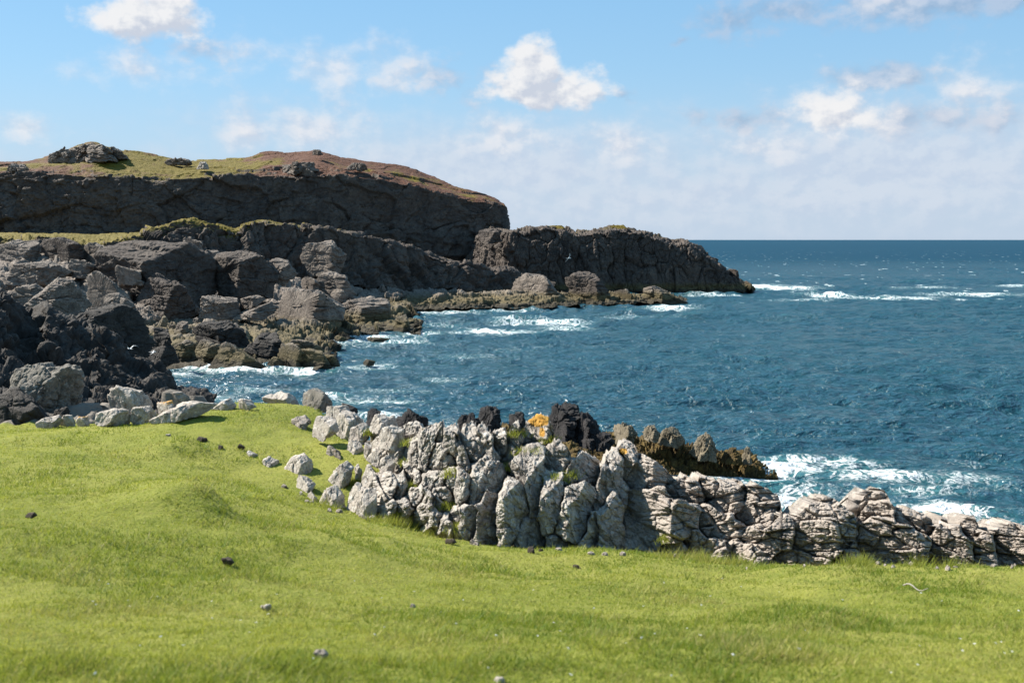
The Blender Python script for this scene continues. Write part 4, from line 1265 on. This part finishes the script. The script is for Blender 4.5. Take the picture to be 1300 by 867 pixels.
# dung, stones and litter on the turf
STUFF = [
    ([(30, 657), (34, 651), (44, 650), (48, 655), (40, 658)], "dark dung pat on the turf at the far left", "dung", {}),
    ([(276, 716), (282, 708), (291, 707), (298, 714), (288, 719)], "brown dung pat in the middle of the slope", "dung", {}),
    ([(560, 690), (564, 684), (576, 684), (580, 688), (570, 691)], "dark dung streak in sunlit turf below the wall", "dung", {}),
    ([(667, 702), (670, 694), (677, 694), (679, 701)], "round dark dropping at the wall's foot, the larger of two", "dung", {}),
    ([(683, 700), (685, 696), (690, 697), (690, 700)], "round dark dropping at the wall's foot, the smaller of two", "dung", {}),
    ([(722, 722), (726, 717), (734, 717), (738, 721)], "dark dung pat right of the two droppings", "dung", {}),
    ([(248, 561), (252, 554), (262, 556), (264, 560)], "black dung lump near the grassy scarp", "dung", {}),
    ([(276, 571), (278, 565), (283, 566), (284, 571)], "round black lump on turf left of the white slabs", "dung", {}),
    ([(300, 569), (304, 563), (311, 567), (311, 571)], "flattened black lump above the white slabs", "dung", {}),
    ([(312, 776), (316, 769), (340, 767), (357, 770), (350, 776)], "flat grey stone lying flush in the turf", "pale", {"thick": .3}),
    ([(396, 835), (400, 826), (411, 824), (417, 830), (411, 836)], "round white pebble in the near grass", "pale", {"thick": .5}),
    ([(209, 554), (211, 551), (217, 551), (218, 554)], "tiny white stone on the left turf crest", "pale", {}),
    ([(626, 867), (630, 859), (639, 860), (642, 867)], "white pebble at the photo's bottom edge", "pale", {}),
    ([(520, 771), (522, 766), (527, 767), (528, 771)], "small white pebble right of the flat grey stone", "pale", {}),
]
for poly, lab, mt, ex in STUFF:
    q = hit(*bottom(poly))
    rock("dung_pat" if mt == "dung" else "pebble", poly, q[1] + .02, M[mt], lab, "dung" if mt == "dung" else "stone", sub=4, **ex)

rs = np.random.RandomState(77)
for k in range(46):
    px = rs.uniform(335, 1290)
    f = np.interp(px, FPX, FOOT_PY) - (6 if px > 950 else 0)
    py = f + rs.uniform(-3, 7)
    q = hit(px, py)
    if q is None:
        continue
    w, h = rs.uniform(4, 11), rs.uniform(3, 7)
    poly = [(px - w / 2, py), (px - w * .4, py - h * .6), (px - w * .1, py - h), (px + w * .3, py - h * .8), (px + w / 2, py - h * .2), (px + w * .3, py + 1)]
    rock("stone", poly, q[1] + .03, M["warm"], "small grey fragment half sunk in the turf along the outcrop's foot", "stone", "stone fragments along the outcrop's foot", sub=4, thick=.7)


def flower_mesh():
    vs, fs = [(0, 0, .006)], []
    for k in range(8):
        a = k * math.pi / 4
        for da, r, z in ((-.3, .45, .002), (0, 1.0, .004), (.3, .45, .002)):
            vs.append((math.cos(a + da) * r * .011, math.sin(a + da) * r * .011, z))
        b = 1 + 3 * k
        fs += [(0, b, b + 1), (0, b + 1, b + 2)]
        fs.append((0, b + 2, 1 + (3 * (k + 1)) % 24))
    me = bpy.data.meshes.new("flower")
    me.from_pydata(vs, [], fs)
    me.materials.append(M["gull"])
    return me


FM = flower_mesh()
for k in range(70):
    px, py = rs.uniform(-20, 1320), rs.uniform(735, 866)
    q = hit(px, py)
    if q is None:
        continue
    fo = bpy.data.objects.new("flower", FM)
    col.objects.link(fo)
    fo.location = (q[0], q[1], q[2] + .022)
    fo.rotation_euler = (rs.uniform(-.5, .5), rs.uniform(-.5, .5), rs.rand() * 6)
    sc_ = rs.uniform(.5, 1.0)
    fo.scale = (sc_, sc_, sc_)
    tag(fo, "tiny white flower in the short turf of the near slope", "flower", "white flowers scattered in the turf")

# ---------------------------------------------------------------- sea
FOAM = [(985, 588, 36, 9, 1.2), (1020, 612, 130, 26, .7), (1120, 640, 120, 16, .62), (1000, 590, 60, 10, 1.1), (960, 600, 70, 12, 1.15), (1010, 612, 70, 14, 1.0), (1090, 595, 120, 12, .72), (1040, 580, 110, 9, .6), (1230, 600, 120, 12, .42), (1000, 630, 50, 12, .95), (1180, 642, 110, 10, .72),
        (1040, 645, 90, 10, .8), (1270, 655, 60, 8, .45), (1150, 615, 120, 10, .45), (900, 598, 60, 7, 1.0), (1240, 580, 70, 7, .4),
        (990, 363, 50, 3.2, 1.15), (1060, 372, 60, 3, .75), (1130, 376, 90, 2.6, .7), (1230, 372, 90, 2.6, .72), (1010, 378, 60, 2.2, .6), (1290, 362, 50, 2, .6), (1180, 364, 60, 1.6, .5),
        (900, 372, 40, 3, .8), (850, 388, 50, 4, .75), (800, 397, 90, 4, .65), (690, 405, 80, 4.5, .72), (630, 418, 60, 4.5, .85), (720, 412, 60, 4, .5), (560, 408, 40, 4, .4), (760, 383, 40, 2, .8), (660, 391, 60, 2, .6), (560, 393, 60, 2.4, .6),
        (265, 458, 40, 5, 1.1), (330, 464, 60, 4, 1.0), (380, 467, 50, 4, .95), (250, 455, 30, 4, 1.0), (440, 462, 30, 4, .6), (480, 460, 40, 6, .6), (430, 428, 40, 6, .9), (395, 418, 22, 5, 1.1), (470, 424, 40, 4, .8), (535, 420, 30, 4, .7), (500, 432, 60, 6, .5),
        (500, 490, 70, 6, .5), (560, 478, 50, 6, .36), (480, 505, 60, 5, .5), (600, 450, 60, 6, .42), (650, 440, 50, 5, .35), (560, 535, 60, 6, .6), (500, 528, 50, 5, .65), (470, 522, 40, 6, .6), (270, 500, 40, 5, .5), (330, 490, 60, 6, .4), (230, 470, 40, 4, .6), (700, 560, 200, 14, .35), (420, 500, 40, 6, .5)]


def build_sea():
    ny, nx = 1150, 760
    y = 16.0 * (20000 / 16.0) ** (np.linspace(0, 1, ny) ** 1.0)
    s = np.linspace(-1, 1, nx)
    s = 0.62 * s + 0.35 * s ** 5
    Y, S = np.meshgrid(y, s, indexing="ij")
    X = S * (Y + 6)
    x, yy = X.ravel(), Y.ravel()
    dy = np.gradient(y)
    DY = np.repeat(dy, nx)
    rs = np.random.RandomState(4)
    z = np.zeros(len(x))
    p2 = np.c_[x, yy, np.zeros(len(x))]
    gust = 0.75 + 0.45 * fbm(p2 / 55.0, 3, 3)
    wx = x + 1.6 * vnoise(p2 / 9.0, 61)
    wy = yy + 1.6 * vnoise(p2 / 9.0 + 30, 62)
    for k in range(46):
        lam = 0.9 * (6.5 / 0.9) ** rs.rand()
        th = R(262 + rs.normal(0, 24))                  # travelling towards the camera's left shore
        kk = 2 * math.pi / lam
        fade = np.clip((lam / (2.6 * DY)) - 0.3, 0, 1)
        ph = kk * (wx * math.cos(th) + wy * math.sin(th)) + rs.rand() * 6.28
        c = 1 - np.abs(np.sin(ph * .5)) * 2              # peaked crests
        z += (0.030 * lam ** 0.7) * c * fade
    z *= gust
    crest = np.clip(z / 0.62 * 0.5 + 0.42, 0, 1)
    foam = np.zeros(len(x))
    u = CX + F_PX * x / yy
    v = HORIZ + F_PX * CAM_Z / yy
    wob = fbm(p2 / 6.0, 71, 4)
    for (fx, fy, rx, ry, w) in FOAM:
        c = PZ(fx, fy)
        ax = rx / F_PX * c[1]
        ay = ry * c[1] ** 2 / (F_PX * CAM_Z)
        r2 = ((x - c[0]) / ax) ** 2 + ((yy - c[1]) / ay) ** 2
        foam = np.maximum(foam, w * np.exp(-r2 * 1.1))
    foam = foam * (0.9 + 0.45 * wob)
    # whitecaps: the highest crests in the windier patches
    cap = np.clip((crest - 0.80) / 0.16, 0, 1) * np.clip((vnoise(p2 / 5.0, 77) - 0.15) / 0.3, 0, 1)
    far = np.clip((vnoise(p2 / np.array((2.2, 4.5, 1)) * np.clip(yy / 260, .5, 4)[:, None], 78) - 0.82) / 0.10, 0, 1) * np.clip((yy - 120) / 100, 0, 1) * np.clip((1600 - yy) / 900, 0, 1)
    foam = np.clip(np.maximum(foam, np.maximum(cap * 0.9, far * 0.7)), 0, 1.2)
    z = z + 0.18 * np.clip(foam, 0, 1) * (0.5 + wob)
    f = grid_faces(ny, nx)[:, ::-1]
    o = mesh_obj("sea", np.c_[x, yy, z], f, M["sea"], attrs={"crest": crest, "foam": foam})
    tag(o, kind="structure")


build_sea()


# ---------------------------------------------------------------- grass
def blades(name, x, y, z, hgt, wid, tint, dry, rs, lean=0.5):
    n = len(x)
    a = rs.rand(n) * 6.283
    b = rs.rand(n) * 6.283
    l = hgt * lean * (0.3 + rs.rand(n))
    hx, hy = np.cos(a) * wid * .5, np.sin(a) * wid * .5
    tx, ty = np.cos(b) * l + hgt * 0.12, np.sin(b) * l
    v = np.empty((n, 3, 3))
    v[:, 0] = np.c_[x - hx, y - hy, z - .004]
    v[:, 1] = np.c_[x + hx, y + hy, z - .004]
    v[:, 2] = np.c_[x + tx, y + ty, z + hgt]
    return v.reshape(-1, 3), np.arange(3 * n).reshape(-1, 3), np.repeat(tint, 3), np.repeat(dry, 3)


def build_grass():
    rs = np.random.RandomState(12)
    nc, per = 42000, 14
    yc = 3.2 * (24 / 3.2) ** rs.rand(nc)
    xc = rs.uniform(-.56, .56, nc) * yc
    rad = np.repeat(0.012 + 0.006 * yc * rs.uniform(.5, 1.5, nc), per)
    n = nc * per
    ox, oy = rs.normal(0, 1, n) * rad, rs.normal(0, 1, n) * rad
    x, y = np.repeat(xc, per) + ox, np.repeat(yc, per) + oy
    ctint = np.repeat(rs.normal(0, .22, nc), per)
    chgt = np.repeat(np.exp(rs.normal(0, .32, nc)), per)
    px = CX + F_PX * x / y
    edge = np.interp(px, [-300, 0, 130, 200, 300, 380, 440, 500, 600, 700, 800, 900, 960, 1100, 1400],
                     [21, 21, 21, 21.4, 22.4, 22.2, 19.6, 16.1, 14.0, 13.5, 13.5, 13.2, 12.3, 12.0, 12.0])
    keep = y < edge + rs.normal(0, .12, n)
    x, y, ctint, chgt, edge = x[keep], y[keep], ctint[keep], chgt[keep], edge[keep]
    n = len(x)
    z = ground(x, y)
    p = np.c_[x, y, np.zeros(n)]
    lush_shade = fbm(p * 0.9, 41, 4)
    fine = fbm(p * 4.2, 44, 3)
    for (gx_, gy_, gr, ga) in [(1020, 790, .30, 1.5), (600, 746, .25, 1.2), (480, 850, .25, 1.4), (230, 805, .3, 1.2), (700, 850, .3, 1.1), (60, 845, .3, 1.2), (900, 840, .2, 1.1), (1200, 815, .25, 1.0), (560, 745, .2, 1.0), (262, 664, .55, 1.9), (252, 578, .45, 1.3), (320, 672, .35, 1.5), (1240, 740, .3, .8), (390, 745, .25, .8), (120, 740, .25, .9)]:  # lush tufts; those on the left mound paint its shade into the blades
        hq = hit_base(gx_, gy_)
        lush_shade = lush_shade + ga * np.exp(-((x - hq[0]) ** 2 + (y - hq[1]) ** 2) / gr ** 2) * (.5 + .5 * fine)
    h = (0.011 + 0.015 * np.clip(lush_shade + .6 * fine + .2, 0, 1.8)) * rs.uniform(.4, 1.5, n) * chgt
    w = 0.0052 * np.maximum(1, y / 6.5) * rs.uniform(.6, 1.3, n)
    tint = np.clip(0.50 - 0.62 * lush_shade + 0.40 * fine + 0.25 * fbm(p * 0.33, 49, 2) + ctint + rs.normal(0, .24, n), 0, 1)
    dryp = fbm(p * 1.7, 47, 3)
    e = np.interp(CX + F_PX * x / y, [600, 700, 800, 900, 960, 1000], [99, 12.9, 12.9, 12.8, 12.2, 99])
    dry = np.clip((rs.rand(n) < .16 + .75 * np.clip(dryp + .3 * fine, 0, 1)) * rs.rand(n) * .9, 0, 1)
    near_wall = np.clip((y - e + .5) / .6, 0, 1)
    dry = np.maximum(dry, near_wall * rs.rand(n) * .75)
    fringe = np.clip((y - edge + .3) / .3, 0, 1) * np.clip(fbm(p * 3.1, 50, 2) + .5, 0, 1)
    h = h * (1 + 1.3 * near_wall * rs.rand(n)) * (1 + 4.5 * fringe * rs.rand(n))
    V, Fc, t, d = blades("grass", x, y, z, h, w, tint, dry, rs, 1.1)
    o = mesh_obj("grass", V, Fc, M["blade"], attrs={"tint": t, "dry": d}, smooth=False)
    tag(o, "short sunlit turf grass covering the whole near slope", "grass", kind="stuff")


build_grass()

TUFTS = [((484, 540), "bright grass tuft on the pale slab at the outcrop's top left"), ((520, 560), "grass tuft beside the slim grey slab in the crevice"), ((515, 585), "shaded grass tuft low in the crevice"),
         ((518, 615), "dark grass tuft at the bottom of the grassy crevice"), ((574, 598), "dry yellow tuft over the cave-like hollow"), ((565, 640), "small green tuft below the white tooth"),
         ((657, 548), "green tuft between the white corner slab and orange-capped rock"), ((662, 572), "large bright tuft on the ledge under the orange-capped rock"), ((676, 572), "yellowish tuft at the right of the ledge"),
         ((697, 556), "pale tuft right of the orange-capped rock"), ((706, 605), "long dark grass hanging in the wall's cleft"), ((722, 600), "long grass in the cleft beside the overhanging block"),
         ((581, 668), "tuft at the left of the cube-like boulder"), ((474, 600), "grass tuft above the leaning slab"), ((450, 610), "grass tuft behind the heart-shaped block"), ((466, 548), "grass tuft under the pale crest slab"),
         ((645, 592), "small tuft over the knobbly grey block"), ((508, 650), "shaded tuft near the small bluish stone"), ((530, 668), "shaded tuft by the shaded foot stone"), ((846, 682), "dark tuft above the dark split stone")]
rs = np.random.RandomState(3)
for (px, py), lab in TUFTS:
    c = P(px, py, (front_d(px, py) if px > 474 else float(d_out(px, py)) - .1) + .02)
    n = 200
    rad = 0.065
    x, y = rs.normal(0, rad, n), rs.normal(0, rad * .8, n)
    z = -.02 - 0.3 * np.hypot(x, y) + 0 * x
    dry = 0.6 * rs.rand(n) if ("dry" in lab or "yellow" in lab) else .25 * rs.rand(n)
    V, Fc, t, d = blades("t", x, y, z, rs.uniform(.04, .11, n), rs.uniform(.006, .011, n), rs.uniform(.2, .9, n), dry, rs, .9)
    o = mesh_obj("grass_tuft", V, Fc, M["blade"], attrs={"tint": t, "dry": d}, smooth=False)
    o.location = c
    tag(o, lab, "grass tuft", "grass tufts in the outcrop's crevices")

for k in range(44):
    px = rs.uniform(395, 1290)
    f = np.interp(px, FPX, FOOT_PY) + rs.uniform(-4, 3) - (7 if px > 950 else 0)
    q = hit(px, f)
    if q is None:
        continue
    n = 170
    x, y = np.clip(rs.normal(0, .10, n), -.22, .22), np.clip(rs.normal(0, .05, n), -.1, .1)
    z = -.02 - 0.25 * np.hypot(x, y)
    dry = rs.rand(n) * (.85 if 760 < px < 930 else .3)
    V, Fc, t, d = blades("t", x, y, z, rs.uniform(.05, .17, n), rs.uniform(.005, .010, n), rs.uniform(.1, .9, n), dry, rs, .7)
    o = mesh_obj("grass_tuft", V, Fc, M["blade"], attrs={"tint": t, "dry": d}, smooth=False)
    o.location = q
    tag(o, "long grass tuft growing against the foot of the pale bedrock wall", "grass tuft", "long grass tufts along the outcrop's foot")

# dead stem lying on the turf
def tube(name, pts, rad, mat):
    pts = np.array(pts, float)
    n, k = len(pts), 7
    tg = np.gradient(pts, axis=0)
    tg /= np.linalg.norm(tg, axis=1, keepdims=True)
    ref = np.array((0, 0, 1.0)) if abs(tg[:, 2]).mean() < .8 else np.array((1.0, 0, 0))
    a = np.cross(tg, ref)
    a /= np.linalg.norm(a, axis=1, keepdims=True)
    b = np.cross(tg, a)
    th = np.arange(k) / k * 2 * math.pi
    rr = np.asarray(rad) * np.ones(n)
    V = pts[:, None] + rr[:, None, None] * (np.cos(th)[None, :, None] * a[:, None] + np.sin(th)[None, :, None] * b[:, None])
    Fc = [(i * k + j, i * k + (j + 1) % k, (i + 1) * k + (j + 1) % k, (i + 1) * k + j) for i in range(n - 1) for j in range(k)]
    return mesh_obj(name, V.reshape(-1, 3), Fc, mat)


a, b = hit(1147, 748), hit(1178, 754)
pts = [a + (b - a) * t + np.array((0, 0, .035 + .02 * math.sin(t * 7))) for t in np.linspace(0, 1, 9)]
tag(tube("dead_stem", pts, np.linspace(.007, .003, 9), M["wood"]), "bleached dead stem lying on the turf at the right", "stem")


# ---------------------------------------------------------------- gulls
def gull(loc, heading, bank, up_wing, label, s=1.0):
    vs = [(0, 0, 0), (.12, 0, .015), (.20, 0, .03), (.26, 0, .035), (.31, 0, .03), (-.12, 0, 0), (-.24, 0, .005), (-.32, 0, .01)]
    rad = [(.07, .065), (.055, .05), (.04, .04), (.032, .032), (.008, .008), (.055, .045), (.045, .016), (.06, .008)]
    ed = [(0, 1), (1, 2), (2, 3), (3, 4), (0, 5), (5, 6), (6, 7)]
    for sgn in (-1, 1):
        k = len(vs)
        vs += [(.05, sgn * .16, .05 + .04 * up_wing), (.07, sgn * .36, .07 + .14 * up_wing), (-.02, sgn * .56, .05 + .16 * up_wing), (-.10, sgn * .72, .02 + .12 * up_wing)]
        rad += [(.075, .014), (.06, .011), (.042, .009), (.01, .006)]
        ed += [(0, k), (k, k + 1), (k + 1, k + 2), (k + 2, k + 3)]
    me = bpy.data.meshes.new("gull")
    me.from_pydata(vs, ed, [])
    me.materials.append(M["gull"])
    o = bpy.data.objects.new("gull", me)
    col.objects.link(o)
    sk_ = o.modifiers.new("skin", "SKIN")
    sk_.use_smooth_shade = True
    me.skin_vertices.new() if not me.skin_vertices else None
    for i, r in enumerate(rad):
        me.skin_vertices[0].data[i].radius = (r[0] * s * .6, r[1] * s * .6)
        me.skin_vertices[0].data[i].use_root = (i == 0)
    sb = o.modifiers.new("smooth", "SUBSURF")
    sb.levels = sb.render_levels = 1
    for v in me.vertices:
        v.co *= s
    o.location = loc
    o.rotation_euler = (bank, 0, heading)
    tag(o, label, "gull")
    return o


gull(P(722, 328, 118), R(20), R(-38), .6, "gull banking in flight before the dark promontory")
gull(P(165, 443, 62), R(150), R(10), 1.5, "white gull with raised wings in front of the black crag", .75)
gull(P(194, 447, 66), R(10), R(8), -.3, "white gull gliding low beside the black wedge rock", .7)
